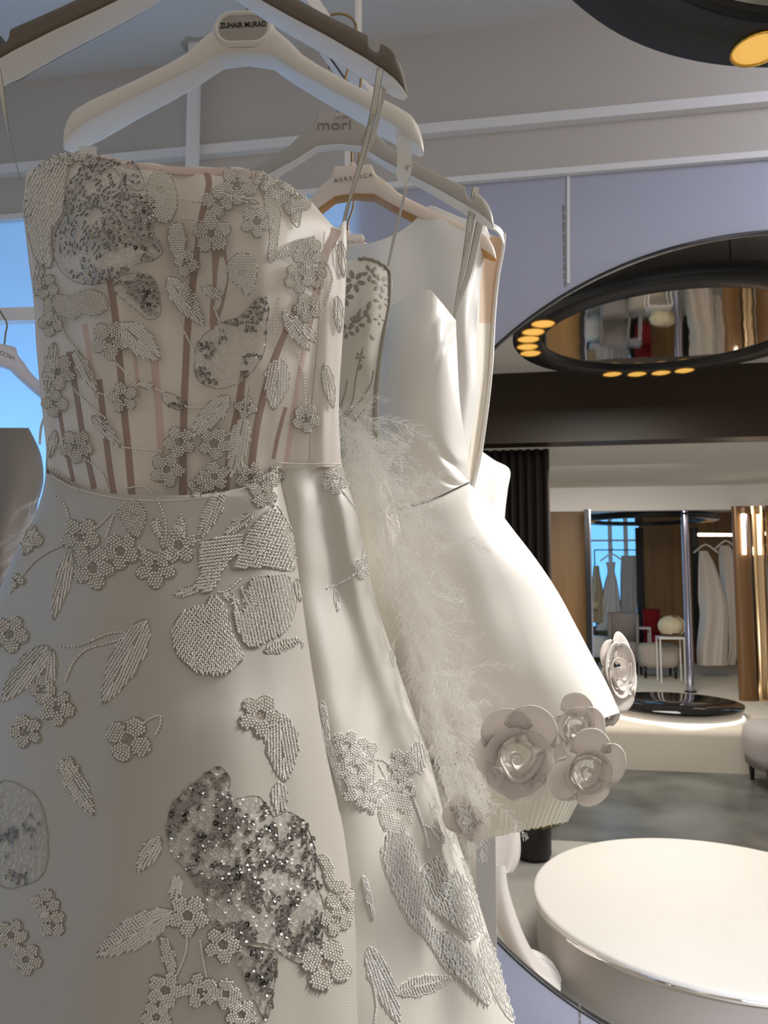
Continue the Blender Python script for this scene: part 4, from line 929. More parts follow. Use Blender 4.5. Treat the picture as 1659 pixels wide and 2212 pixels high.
# ---- front skirt
for a in [(176, 1160, 42, 5, .3), (204, 1228, 46, 5, .1), (262, 1192, 40, 5, .4), (337, 1228, 44, 5, .3), (386, 1180, 40, 5, .9), (24, 1370, 40, 5, .2), (126, 1530, 38, 5, .2), (58, 1580, 36, 5, .6), (92, 1490, 30, 4, .1), (280, 1598, 50, 4, .5), (559, 1547, 46, 5, .2), (405, 1978, 46, 5, .3), (358, 2138, 40, 5, .1), (338, 2196, 34, 5, .4), (432, 2140, 38, 5, .7), (486, 2147, 32, 4, .1), (520, 2192, 34, 5, .3), (480, 2040, 40, 5, .2), (702, 2086, 56, 4, .35), (733, 1937, 34, 3, .4), (722, 1988, 34, 4, .2), (101, 1951, 30, 4, .2), (116, 1994, 30, 4, .8), (60, 2072, 34, 5, .3), (64, 1164, 30, 4, .2), (150, 1660, 24, 4, .1), (28, 2020, 34, 5, .1), (40, 1255, 16, 3, .1)]:
    flower(*a[:3], a[3], a[4], sz=6.6 if a[2] > 35 else 5.8, bv=[front_bvh])
patch([(284, 1080), (300, 1086), (318, 1110), (312, 1140), (300, 1164), (280, 1150), (262, 1122), (254, 1106), (268, 1090)], 'pearl', 5.6, .3, hole=(292, 1118, 8))
P1 = [(429, 1178), (470, 1162), (521, 1156), (518, 1190), (482, 1230), (466, 1268), (444, 1284), (419, 1270), (434, 1240), (429, 1217)]
P2 = [(593, 1092), (612, 1116), (627, 1145), (636, 1190), (634, 1232), (569, 1227), (501, 1231), (512, 1196), (530, 1159), (560, 1120)]
P3 = [(545, 1251), (590, 1244), (622, 1246), (641, 1300), (622, 1357), (596, 1376), (574, 1386), (545, 1402), (526, 1390), (511, 1366), (501, 1318), (520, 1322), (540, 1300), (530, 1275)]
P4 = [(453, 1289), (470, 1292), (487, 1313), (496, 1350), (506, 1381), (526, 1419), (501, 1448), (475, 1460), (453, 1458), (430, 1456), (410, 1444), (390, 1425), (376, 1400), (372, 1365), (381, 1338), (398, 1322), (419, 1314), (440, 1310)]
for P_, a in ((P1, -.8), (P2, -.5), (P3, .7), (P4, 1.45)): patch(P_, 'bugle', 5.2, a, bv=[front_bvh], puff=.001, name='large_beaded_petal')
for l in [(434, 1270, 376, 1286, 10), (569, 1408, 651, 1381, 12), (318, 1338, 222, 1521, 34), (154, 1188, 116, 1340, 17), (76, 1140, 52, 1200, 17), (104, 1395, 4, 1516, 28), (114, 1402, 108, 1500, 13), (390, 1165, 392, 1112, 12), (333, 1120, 348, 1166, 11), (482, 1055, 429, 1169, 18), (545, 1111, 484, 1156, 13), (602, 1540, 615, 1688, 36), (134, 1640, 205, 1762, 22), (601, 1690, 606, 1760, 18), (346, 1808, 297, 1884, 20), (386, 1890, 372, 1952, 13), (372, 1968, 208, 2066, 34), (520, 1270, 556, 1340, 9), (500, 1280, 520, 1350, 7), (484, 1282, 500, 1300, 6), (640, 1250, 648, 1300, 8), (300, 1180, 318, 1200, 6)]:
    leaf(*l, sz=4.8, bv=[front_bvh])
patch([(684, 1850), (700, 1848), (716, 1870), (720, 1910), (712, 1925), (700, 1905), (694, 1878)], 'pearl', 6.2, 0, bv=[front_bvh], puff=.001)
patch([(752, 1925), (760, 1920), (762, 1960), (756, 2000), (748, 1985), (750, 1950)], 'pearl', 5.6, 0, bv=[front_bvh])
patch([(344, 2020), (362, 2030), (378, 2060), (380, 2100), (366, 2110), (350, 2070)], 'pearl', 6.2, .2, bv=[front_bvh])
sequins([(470, 1655), (497, 1680), (496, 1725), (530, 1720), (562, 1722), (590, 1762), (620, 1752), (655, 1775), (676, 1818), (682, 1860), (682, 1900), (700, 1960), (698, 2010), (688, 2050), (655, 2082), (610, 2060), (580, 2040), (500, 2022), (455, 1990), (440, 1930), (410, 1890), (370, 1840), (362, 1780), (375, 1735), (420, 1692)], 1.15, 12., .30, [front_bvh])
sequins([(505, 2045), (560, 2046), (597, 2062), (592, 2130), (580, 2195), (570, 2198), (545, 2150), (520, 2092)], .95, 12., .30, [front_bvh])
sequins([(-5, 1700), (60, 1705), (90, 1740), (104, 1810), (98, 1880), (60, 1910), (-5, 1900)], 1.5, 10., .10, [front_bvh])
cord_on([front_bvh], [(590, 1762), (600, 1820), (560, 1880), (570, 1950), (600, 2000), (580, 2040)], 1.1, M['cord'], 'couched_cord', G1, 60, wob=.8)
cord_on([front_bvh], [(496, 1725), (480, 1790), (500, 1850), (455, 1900), (450, 1960)], 1.1, M['cord'], 'couched_cord', G1, 60, wob=.8)
for v in [[(128, 1396), (170, 1395), (230, 1371), (264, 1366), (272, 1376), (240, 1388), (190, 1402), (160, 1430), (142, 1470)], [(20, 1282), (66, 1222), (100, 1195), (136, 1178)], [(300, 1572), (320, 1556), (344, 1546), (346, 1566), (334, 1592)], [(340, 1078), (356, 1120), (360, 1160)], [(240, 1110), (214, 1136), (196, 1150)], [(150, 1120), (140, 1090), (118, 1070)], [(246, 1112), (230, 1160)], [(404, 2020), (400, 2060), (380, 2110)], [(432, 2030), (440, 2080), (446, 2110)], [(636, 1376), (652, 1390), (648, 1400)], [(470, 1280), (490, 1276), (520, 1250)], [(550, 1170), (570, 1130)], [(596, 1730), (598, 1760)], [(620, 2060), (660, 2070)]]:
    vine(v, 2.1, [front_bvh])
# narrow beaded edges along the front skirt's right side
patch([(692, 1520), (704, 1528), (712, 1590), (724, 1640), (736, 1690), (740, 1716), (730, 1700), (714, 1650), (700, 1600)], 'bugle', 4.2, 1.3, True, 'beaded_edge', [front_bvh, rear_bvh])
patch([(782, 1895), (792, 1900), (800, 1930), (808, 1980), (802, 1980), (790, 1940)], 'bugle', 4.2, 1.3, True, 'beaded_edge', [rear_bvh])
# ---- rear skirt panel
RB = [rear_bvh]
for a in [(724, 1039, 30, 5, .2), (785, 1226, 24, 4, .3), (746, 1612, 34, 5, .2), (785, 1625, 30, 5, .8), (765, 1662, 38, 5, .5), (775, 1708, 38, 5, .1), (822, 1702, 20, 4, .2), (802, 1734, 24, 5, .2), (868, 1650, 32, 5, .4), (852, 1690, 22, 4, 1.5), (878, 1706, 22, 4, .3), (738, 1660, 22, 4, .3)]:
    flower(*a[:3], a[3], a[4], sz=5.6, white=True, bv=RB, puff=.0008)
patch(ellipse(853, 1758, 46, 36, 1.5, 18), 'pearl', 5.8, .2, True, 'pearl_ring', RB, hole=(856, 1760, 12), puff=.001)
leaf(898, 1603, 908, 1672, 20, 4.6, True, RB)
patch([(833, 1800), (858, 1792), (890, 1812), (902, 1850), (905, 1900), (912, 1950), (925, 1990), (955, 2020), (985, 2060), (985, 2110), (955, 2085), (920, 2030), (880, 1990), (850, 1930), (830, 1880), (822, 1840)], 'bugle', 4.8, 1.0, True, 'braided_leaf', RB, puff=.0008, jit=.4)
patch([(941, 1851), (956, 1862), (968, 1891), (981, 1881), (1000, 1898), (1014, 1918), (1026, 1945), (1034, 1975), (1040, 2010), (1014, 2030), (992, 2010), (974, 1997), (940, 1970), (915, 1948), (902, 1920), (905, 1880)], 'bugle', 4.6, .55, True, 'large_white_petal', RB, puff=.0022, jit=.8)
patch([(955, 2010), (990, 2030), (1027, 2075), (1045, 2120), (1057, 2160), (1047, 2168), (1010, 2130), (978, 2103), (955, 2064)], 'bugle', 4.6, .9, True, 'large_white_petal', RB, puff=.0022, jit=.8)
patch([(1040, 2012), (1054, 2030), (1067, 2064), (1084, 2110), (1098, 2160), (1108, 2205), (1090, 2190), (1067, 2150), (1040, 2090), (1030, 2050)], 'bugle', 4.6, 1.1, True, 'large_white_petal', RB, puff=.0022, jit=.8)
patch([(996, 1852), (1006, 1866), (1020, 1900), (1030, 1935), (1034, 1950), (1024, 1930), (1008, 1890)], 'bugle', 4.2, 1.1, True, 'beaded_edge', RB)
for l in [(855, 2143, 975, 2112, 20), (795, 2044, 862, 2212, 24), (931, 1786, 962, 1820, 9), (724, 1275, 730, 1322, 5), (850, 1440, 846, 1380, 5)]: leaf(*l, sz=4.6, white=True, bv=RB)
for v in [[(738, 1060), (760, 1090), (776, 1120), (784, 1160), (784, 1190), (776, 1226), (752, 1250), (704, 1272)], [(806, 1640), (830, 1645), (848, 1668)], [(808, 1645), (806, 1690)], [(816, 1650), (836, 1690)], [(891, 1722), (905, 1760), (915, 1790), (925, 1832)], [(915, 1782), (931, 1790)], [(806, 2130), (812, 2170), (808, 2212)]]:
    vine(v, 1.9, RB, True)

# ------------------------------------------------------------------ gown 2: lace gown with feathers
G2 = empty('lace_gown', at(790, 760, .93), 'lace bodice gown with an olive grey edge and white ostrich feathers down its side', 'wedding dress', 'gowns on the near rail')
L2 = [[(660, 590, .93), (720, 566, .92), (760, 560, .915), (800, 560, .915), (835, 578, .93), (848, 604, .955)],
      [(660, 680, .93), (720, 680, .91), (765, 675, .90), (800, 672, .90), (828, 670, .92), (842, 668, .955)],
      [(660, 760, .93), (718, 760, .91), (758, 758, .90), (790, 756, .905), (812, 754, .925), (828, 750, .955)],
      [(650, 860, .93), (715, 860, .92), (755, 860, .915), (785, 860, .92), (806, 860, .93), (818, 860, .955)],
      [(640, 1000, .93), (712, 1000, .925), (752, 1000, .92), (785, 1000, .925), (808, 1000, .935), (824, 1000, .955)]]
G, F = loft(L2, 60, 70, disp=lambda s, t: fold(s, t, .006, 9, 4, 3)); L2V = G.reshape(-1, 3); mesh('lace_bodice', L2V, F, M['lacenet'], G2)
l2_bvh = BVHTree.FromPolygons([tuple(v) for v in L2V], [tuple(f) for f in F.tolist()])
Lb = [[(x, y + 3, Y + .012 + .05 * math.sin(math.pi * i / 5)) for i, (x, y, Y) in enumerate(r_)] for r_ in L2]
G, F = loft(Lb, 40, 40, disp=lambda s, t: fold(s, t, .008, 5, 3, 8)); o = mesh('bodice_lining', G.reshape(-1, 3), F, mat('soft_ivory', (.86, .82, .72), .6), G2); solid(o, .001)
cord_on([l2_bvh], [(840, 590), (838, 660), (826, 720), (814, 800), (808, 880), (812, 960), (818, 998)], 5.5, M['piping'], 'side_piping', G2, 60, lift=.3)
cord_on([l2_bvh], [(722, 568), (760, 562), (800, 562), (832, 578), (843, 600)], 4, M['lacemotif'], 'top_edge', G2, 30, wob=1.5)
def lace_shape(poly, name='lace_motif', parent=None, bv=None, fillit=True):
    P = np.asarray(poly, float); c = P.mean(0); bv = bv or [l2_bvh]; V = []; n = len(P)
    for k in (0, .5, 1.):
        for x, y in P:
            p, nr = cast(bv, c[0] + (x - c[0]) * k, c[1] + (y - c[1]) * k)
            if p is None: return
            V.append(p + nr * (.0008 if k < 1 else .0002))
    F = [(i, (i + 1) % n, n + (i + 1) % n, n + i) for i in range(n)] + [(n + i, n + (i + 1) % n, 2 * n + (i + 1) % n, 2 * n + i) for i in range(n)]
    mesh(name, V, F, M['lacemotif'], parent or G2)
def lace_flower(cx, cy, r, n=6, rot=0.):
    for k in range(n):
        a = rot + 2 * math.pi * k / n; lace_shape(ellipse(cx + r * .6 * math.cos(a), cy + r * .6 * math.sin(a), r * .38, r * .22, a, 10), 'lace_petal')
for a in [(765, 608, 26, 6, .2), (800, 590, 20, 5, .5), (742, 640, 24, 6, .1), (822, 612, 22, 6, .2), (826, 650, 20, 5, .7), (770, 700, 20, 5, .2), (750, 715, 18, 5, .5), (820, 690, 14, 4, .1), (778, 770, 12, 5, .2)]: lace_flower(*a)
for x0, y0, x1, y1, w_ in [(796, 566, 804, 545, 5), (800, 650, 792, 675, 5), (785, 670, 800, 690, 5), (792, 695, 806, 690, 5), (770, 690, 780, 665, 4), (808, 735, 800, 722, 5), (775, 800, 782, 785, 4), (764, 680, 772, 700, 4), (800, 590, 812, 580, 5)]:
    A, B, _m = leafpoly(x0, y0, x1, y1, w_, 6); lace_shape(A + B[::-1][1:-1], 'lace_leaf')
for v in [[(735, 905), (760, 870), (768, 820), (776, 780), (784, 750)], [(745, 900), (775, 870), (800, 830), (806, 800)], [(738, 930), (770, 905), (790, 880)], [(756, 700), (780, 690), (796, 665)], [(735, 880), (745, 850), (750, 820)]]:
    cord_on([l2_bvh], v, 1.4, M['lacemotif'], 'lace_stem', G2)
ribbon('hanging_ribbon', [(882, 380, .89), (874, 420, .90), (862, 470, .91), (850, 520, .93), (838, 575, .95)], (9, 8, 5, 7, 4), M['ribbon'], G2, False, twist=lambda t: .5 * math.sin(t * 5))
# feathers
def feathers(name, seeds, parent, m, th=1.):
    """seeds: (x, y, Y, angle deg on screen (0 = right, 90 = down), length px, droop)"""
    V = []; F = []
    def quad(a, b, w_, wd):
        k = len(V); V.extend([a - wd * w_, a + wd * w_, b + wd * w_ * .3, b - wd * w_ * .3]); F.append((k, k + 1, k + 2, k + 3))
    for (x, y, Y, ang, L_, droop) in seeds:
        a = math.radians(ang); p = at(x, y, Y); k = Y / FPX; d = Vector((math.cos(a), rng.normal(0, .35), -math.sin(a))).normalized(); n = 26; stp = L_ * k / n
        curl = rng.normal(0, 1.3)
        for i in range(n):
            t = i / n; d = (d + Vector((0, 0, -droop / n)) + Vector((math.cos(a + 1.57), 0, -math.sin(a + 1.57))) * curl / n * t + Vector(rng.normal(0, .02, 3))).normalized(); q = p + d * stp
            sd = d.cross(Vector((0, 1, 0))).normalized(); quad(p, q, .00055 * th * (1 - .6 * t), sd)
            if i > 2 and (i + int(L_)) % 5:
                for sgn in (-1, 1):
                    for h_ in range(1):
                        bl = rng.uniform(.006, .015) * (math.sin(math.pi * min(1, t * .92 + .08)) ** .6 + .15) * (.6 + .4 * L_ / 150)
                        bd_ = (d * rng.uniform(.7, 1.2) + sd * sgn * rng.uniform(.6, 1.1) + Vector((0, rng.normal(0, .4), 0))).normalized()
                        b0 = p + (q - p) * h_ * .5; b1 = b0 + bd_ * bl * .55; b2 = b1 + (bd_ + d * .5 + Vector((0, 0, -.25))).normalized() * bl * .45
                        wv = bd_.cross(Vector((0, 1, 0))).normalized(); quad(b0, b1, .00036 * th, wv); quad(b1, b2, .00030 * th, wv)
            p = q
    o = mesh(name, V, F, m, parent, False); o['kind'] = 'stuff'; o['label'] = 'wispy white ostrich feathers'; return o
sp_ = catmull(np.array([(738, 900), (765, 960), (800, 1030), (850, 1110), (870, 1200), (900, 1300), (925, 1400), (945, 1500), (965, 1600), (985, 1680), (990, 1740)], float), 100)
seeds = []
for k in range(210):
    i = int(rng.random() ** .92 * 99); x, y = sp_[i]; t = i / 99; wd = np.interp(t, [0, .2, .5, 1], [22, 52, 48, 26])
    x += rng.normal(0, .55) * wd; y += rng.normal(0, 18); base = 60 + rng.normal(0, 30)
    if rng.random() < .13: base = rng.uniform(-70, 40)
    seeds.append((x - 12, y - 20, .90 - .075 * t + rng.uniform(-.035, .04), base, rng.uniform(80, 190) * (1 - .2 * t), rng.uniform(.1, 1.3)))
seeds += [(868, 1090, .90, -95, 130, .0), (870, 1085, .90, -60, 110, .1), (850, 1100, .9, -120, 110, 0), (905, 1180, .90, -10, 130, .6), (930, 1200, .9, -35, 110, .6), (960, 1160, .9, -5, 110, 1.), (900, 1150, .9, -30, 130, 1.2), (740, 870, .92, -30, 110, 1.6), (745, 880, .92, -5, 90, 1.),
          (930, 1230, .88, 25, 130, 1.), (940, 1280, .88, 30, 110, .8), (900, 1120, .9, -60, 120, .2), (1000, 1500, .84, -70, 60, 0), (990, 1530, .84, -15, 75, 0), (1010, 1560, .82, 30, 90, .5), (990, 1640, .80, 40, 110, .5), (985, 1600, .80, 60, 130, .5), (760, 1000, .9, 60, 120, .4), (985, 1700, .80, 50, 70, .3), (990, 1760, .80, 60, 60, .3)]
feathers('feather_trim', seeds, G2, M['feather'])
hero = []
for k in range(46):
    i = int(rng.random() * 99); x, y = sp_[i]; t = i / 99
    hero.append((x + rng.normal(8, 22), y - 10, .875 - .08 * t + rng.uniform(-.01, .02), rng.choice([rng.uniform(10, 80), rng.uniform(40, 95), rng.uniform(-60, 20)], p=[.5, .38, .12]), rng.uniform(100, 190), rng.uniform(.2, 1.5)))
feathers('feather_trim', hero, G2, M['feather'], 1.8)
# the feathers are sewn to a narrow skirt panel
SK = [(990, 700, 822, .93, .955, .02, .04), (1080, 700, 850, .93, .955, .02, .05), (1200, 700, 880, .925, .955, .02, .06), (1400, 700, 925, .92, .95, .02, .07), (1600, 700, 965, .915, .945, .02, .08), (1800, 720, 1000, .91, .94, .02, .08), (2300, 740, 1080, .90, .93, .02, .08), (2760, 760, 1120, .90, .93, .02, .08)]
skirt_tube(SK, 60, 120, lambda a, t: .006 * math.sin(9 * a) * t, 'lace_skirt', mat('warm_ivory_cloth', (.80, .76, .66), .7), G2)

# ------------------------------------------------------------------ gown 3: short satin gown with rosettes
G3 = empty('short_satin_gown', at(930, 1070, 1.05), 'short flared satin gown with fabric roses and a cream tulle petticoat', 'wedding dress', 'gowns on the near rail')
B3 = [[(735, 748, 1.07), (780, 715, 1.03), (850, 660, 1.0), (890, 640, .99), (926, 629, .985), (952, 652, .99), (984, 692, 1.03)],
      [(728, 800, 1.07), (780, 775, 1.02), (845, 752, .98), (890, 742, .96), (926, 738, .955), (958, 742, .97), (986, 752, 1.03)],
      [(722, 880, 1.07), (780, 872, 1.02), (845, 866, .985), (890, 862, .965), (930, 860, .965), (966, 858, .985), (991, 855, 1.03)],
      [(722, 980, 1.07), (782, 975, 1.03), (850, 968, 1.0), (896, 964, .985), (938, 960, .985), (974, 955, 1.0), (1003, 948, 1.04)],
      [(740, 1060, 1.07), (790, 1052, 1.03), (858, 1042, 1.0), (902, 1034, .99), (944, 1024, .99), (982, 1010, 1.005), (1010, 1000, 1.04)],
      [(760, 1120, 1.07), (800, 1110, 1.03), (866, 1096, 1.0), (908, 1086, .99), (950, 1070, .99), (988, 1052, 1.005), (1014, 1040, 1.04)]]
def d3(s, t):
    d = .003 * noise.noise(Vector((s * 4, t * 5, 2)))
    for (s0, t0, a_, w_) in ((.8, .72, -.8, .035), (.88, .86, -.9, .03), (.8, .94, -.75, .025), (.75, .12, .5, .03), (.85, .2, .6, .025)):
        u = (s - s0) * math.cos(a_) - (t - t0) * math.sin(a_); v = (s - s0) * math.sin(a_) + (t - t0) * math.cos(a_); d += .005 * math.exp(-(v / w_) ** 2 - (u / .22) ** 2) * (1 if t0 > .5 else .5)
    return d
G, F = loft(B3, 130, 150, disp=d3); V3 = G.reshape(-1, 3); o = mesh('satin_bodice', V3, F, M['satin'], G3); solid(o, .0015)
b3_bvh = BVHTree.FromPolygons([tuple(v) for v in V3], [tuple(f) for f in F.tolist()])
Bb = [[(x, y + 6, Y + .02 + .09 * math.sin(math.pi * i / 6)) for i, (x, y, Y) in enumerate(r_)] for r_ in B3]
G, F = loft(Bb, 50, 50); o = mesh('bodice_back', G.reshape(-1, 3), F, M['satin'], G3); solid(o, .0012)
cord_on([b3_bvh], [(838, 690), (838, 760), (842, 840), (850, 920), (860, 1000), (866, 1040)], 1.1, M['lining'], 'bodice_seam', G3, 50)
sk3 = [(1046, 820, 1012, 1.06, 1.05, .065, .05), (1085, 800, 1060, 1.06, 1.05, .09, .08), (1150, 790, 1112, 1.06, 1.06, .12, .10), (1215, 785, 1162, 1.06, 1.07, .14, .13), (1280, 780, 1205, 1.06, 1.08, .155, .15), (1350, 775, 1243, 1.06, 1.09, .17, .18), (1420, 770, 1280, 1.06, 1.10, .18, .20), (1480, 765, 1312, 1.06, 1.11, .185, .22), (1540, 760, 1338, 1.06, 1.12, .19, .24)]
def f3(a, t): return (.018 * math.sin(3 * a - .5) + .012 * noise.noise(Vector((math.cos(a) * 2, math.sin(a) * 2, t * 2 + 9)))) * t
Gc = catmull(np.array(sk3, float), 90); nu = 220; V = np.zeros((90, nu, 3))
for i, (y, xl, xr, Yl, Yr, bf, bb) in enumerate(Gc):
    t = i / 89
    for j in range(nu):
        a = 2 * math.pi * j / nu; c, s_ = math.cos(a), math.sin(a); x = (xl + xr) / 2 + (xr - xl) / 2 * c; Y = (Yl + Yr) / 2 + (Yr - Yl) / 2 * c + (bb if s_ > 0 else bf) * s_ + f3(a, t)
        e_ = np.interp(x, [760, 1000, 1180, 1290, 1338], [110, 85, 45, 18, 0]) * t ** 3 * (1 if s_ < 0 else .15) + (np.interp(x, [820, 866, 908, 950, 988, 1012], [70, 58, 48, 30, 12, 0]) * (1 - t) ** 6 if s_ < 0 else 0)
        V[i, j] = at(x, y + e_, Y)
F3 = grid_faces(90, nu, True); V3s = V.reshape(-1, 3).copy(); o = mesh('satin_skirt', V3s, F3, M['satin'], G3); solid(o, .0015)
s3_bvh = BVHTree.FromPolygons([tuple(v) for v in V3s], [tuple(f) for f in F3.tolist()])
# petticoat: three layers of pleated cream tulle
for li, (dy, dx, dd) in enumerate(((0, 0, 0), (-12, -6, .02), (-26, -14, .04))):
    pt = [(1480, 800, 1300 + dx, 1.07, 1.13, .15 - dd, .18), (1600, 850, 1306 + dx, 1.07, 1.13, .15 - dd, .18), (1690, 880, 1270 + dx, 1.07, 1.12, .15 - dd, .18), (1775 + dy, 900, 1226 + dx, 1.07, 1.10, .145 - dd, .16)]
    Gc = catmull(np.array(pt, float), 40); nu = 420; V = np.zeros((40, nu, 3))
    for i, (y, xl, xr, Yl, Yr, bf, bb) in enumerate(Gc):
        t = i / 39
        for j in range(nu):
            a = 2 * math.pi * j / nu; c, s_ = math.cos(a), math.sin(a); x = (xl + xr) / 2 + (xr - xl) / 2 * c
            Y = (Yl + Yr) / 2 + (Yr - Yl) / 2 * c + (bb if s_ > 0 else bf) * s_ + .0022 * math.sin(80 * a + li * 2 + 3 * math.sin(5 * a)) * (.3 + t)
            V[i, j] = at(x, y + (np.interp(x, [900, 1000, 1120, 1226], [60, 48, 22, 0]) + 4 * noise.noise(Vector((j * .3, li, 0))) + 5 * noise.noise(Vector((j * .9, li, 4)))) * t * (1 if s_ < 0 else .4), Y)
    mesh('petticoat_layer', V.reshape(-1, 3), grid_faces(40, nu, True), M['petticoat'], G3)
# rosettes: a rolled heart and cupped petals, each petal a piece of its own
def rosette(x, y, Y, Rpx, n_out=6, rot=0., tilt=(0, 0), swirl=2.0, outer=1.0):
    c = at(x, y, Y); k = Y / FPX; r = Rpx * k; e = empty('fabric_rose', c); e.parent = G3; e.location = c - wloc(G3); bpy.context.view_layer.update()
    nz = Vector((math.sin(math.radians(tilt[0])), -1, math.sin(math.radians(tilt[1])))).normalized(); X = Vector((1, 0, 0)); X = (X - nz * X.dot(nz)).normalized(); Yv = nz.cross(X)
    if Yv.z < 0: Yv = -Yv
    def P3(a, b, h): return c + X * a + Yv * b + nz * h
    # rolled heart: spiral strip
    V = []; F = []; n = 70
    for i in range(n + 1):
        t = i / n; th = rot + t * swirl * 2 * math.pi; rr = r * (.05 + .45 * t) * (1 + .08 * math.sin(3 * th)); hh = r * (.26 - .10 * t)
        V += [P3(rr * .9 * math.cos(th), rr * .9 * math.sin(th), .04 * r), P3(rr * .98 * math.cos(th), rr * .98 * math.sin(th), hh * .75), P3(rr * 1.05 * math.cos(th), rr * 1.05 * math.sin(th), hh)]
    F = grid_faces(n + 1, 3).tolist(); o = mesh('rolled_heart', V, F, M['petal'], e); solid(o, .0008)
    W = [V[3 * i + 2] for i in range(n + 1)]; MB().tube(W, .0008, 6).build('heart_edge', M['petal'], e, True)
    for ring_, (nn, ri, ro, h0, h1, wd) in enumerate(((3, .40, .74, .02, .16, 1.3), (n_out, .25, 1.0 * outer, -.02, .06, .85))):
        for q in range(nn):
            a0 = rot + .7 * ring_ + 2 * math.pi * q / nn + rng.normal(0, .16); V = []; nu_, nv_ = 13, 9; ro_ = ro * rng.uniform(.80, 1.16)
            for i in range(nv_):
                t = i / (nv_ - 1)
                for j in range(nu_):
                    s_ = -1 + 2 * j / (nu_ - 1); rad = r * (ri + (ro_ - ri) * math.sin(t * math.pi / 2) * math.sqrt(max(.02, 1 - (abs(s_) ** 2.2) * .55 * (.3 + t))))
                    th = a0 + s_ * wd * (.55 + .45 * math.sin(t * math.pi * .75)); h = r * (h0 + (h1 - h0) * t + (.10 * s_ * s_ if ring_ else .02) * t + .07 * math.sin(t * 3.0)) + .03 * r * math.sin(q * 2.1 + s_ * 2)
                    V.append(P3(rad * math.cos(th), rad * math.sin(th), h))
            o = mesh('petal', V, grid_faces(nv_, nu_), M['petal'], e); solid(o, .0007)
            rim = [V[(nv_ - 1) * nu_ + j] for j in range(nu_)]; rim = [V[i * nu_] for i in range(3, nv_ - 1)] + rim + [V[i * nu_ + nu_ - 1] for i in range(nv_ - 2, 2, -1)]
            MB().tube(rim, .0009, 5).build('petal_edge', M['petal_edge'], o, True) if 0 else None
for a in [(1116, 1632, .79, 100, 6, .2, (0, -6)), (1244, 1570, .875, 64, 4, .9, (8, 10)), (1264, 1662, .85, 84, 4, -.6, (14, -8)), (1328, 1450, 1.14, 84, 5, .4, (70, 10)), (1316, 1540, 1.16, 34, 4, .4, (50, -20)), (1006, 1770, .80, 46, 5, 1.2, (-30, 0)), (975, 1650, .87, 60, 5, .3, (-20, 10))]:
    rosette(*a)
for pts in ([(1028, 405, 1.045), (1016, 480, 1.035), (1004, 560, 1.03), (990, 630, 1.03), (981, 690, 1.03)], [(1040, 462, 1.07), (1030, 510, 1.06), (1012, 590, 1.05), (992, 650, 1.04), (982, 690, 1.03)]):
    ribbon('hanging_ribbon', pts, (16, 15, 12, 7, 4), M['ribbon'], G3, True)
along((1003, 548, 1.024), (1012, 512, 1.024), 'NICOLE + FELICIA', 'ribbon_print', G3, .0048)

# ------------------------------------------------------------------ gown 4: sleeveless satin gown
G4 = empty('sleeveless_satin_gown', at(900, 700, 1.15), 'sleeveless white satin gown with a scooped neckline on the cream hanger', 'wedding dress', 'gowns on the near rail')
B4 = [[(690, 545, 1.15), (750, 532, 1.12), (805, 526, 1.11), (850, 508, 1.11), (890, 480, 1.112), (924, 448, 1.115), (962, 456, 1.11), (1006, 472, 1.11), (1040, 482, 1.115), (1058, 512, 1.13)],
      [(690, 620, 1.15), (750, 610, 1.12), (805, 606, 1.105), (850, 598, 1.10), (890, 588, 1.10), (924, 578, 1.10), (962, 574, 1.095), (1002, 576, 1.10), (1026, 580, 1.11), (1040, 588, 1.13)],
      [(690, 720, 1.15), (750, 715, 1.12), (805, 712, 1.10), (850, 708, 1.09), (890, 704, 1.09), (924, 700, 1.09), (962, 698, 1.085), (998, 700, 1.09), (1020, 702, 1.11), (1034, 706, 1.13)],
      [(690, 850, 1.15), (750, 850, 1.12), (805, 848, 1.10), (850, 846, 1.09), (890, 844, 1.09), (930, 842, 1.09), (968, 840, 1.09), (1002, 840, 1.10), (1022, 840, 1.11), (1036, 842, 1.13)],
      [(690, 980, 1.15), (750, 980, 1.13), (805, 980, 1.11), (850, 980, 1.10), (890, 980, 1.10), (930, 980, 1.10), (966, 980, 1.10), (992, 980, 1.10), (1006, 980, 1.11), (1014, 980, 1.13)],
      [(690, 1140, 1.17), (750, 1140, 1.15), (805, 1140, 1.14), (850, 1140, 1.13), (890, 1140, 1.13), (930, 1140, 1.13), (960, 1140, 1.13), (980, 1140, 1.13), (996, 1140, 1.14), (1010, 1140, 1.15)]]
def d4(s, t):
    return .010 * math.sin(s * 13 + 2 * t) * min(1, t * 2 + .1) * (.4 + s) + .006 * noise.noise(Vector((s * 6, t * 3, 6))) - .012 * math.exp(-((s - .97) / .05) ** 2 - ((t - .35) / .1) ** 2)
G, F = loft(B4, 140, 120, disp=d4); o = mesh('front_panel', G.reshape(-1, 3), F, M['satin_shade'], G4); solid(o, .0015)
Bb = [[(x * 1.0 + (2 if x > 900 else 0), y + (10 if i == 0 else 0), Y + .035 + .07 * math.sin(math.pi * j / 9)) for j, (x, y, Y) in enumerate(r_)] for i, r_ in enumerate(B4)]
G, F = loft(Bb, 60, 60, disp=lambda s, t: .006 * math.sin(s * 20)); o = mesh('back_panel', G.reshape(-1, 3), F, M['satin_shade'], G4); solid(o, .0012)
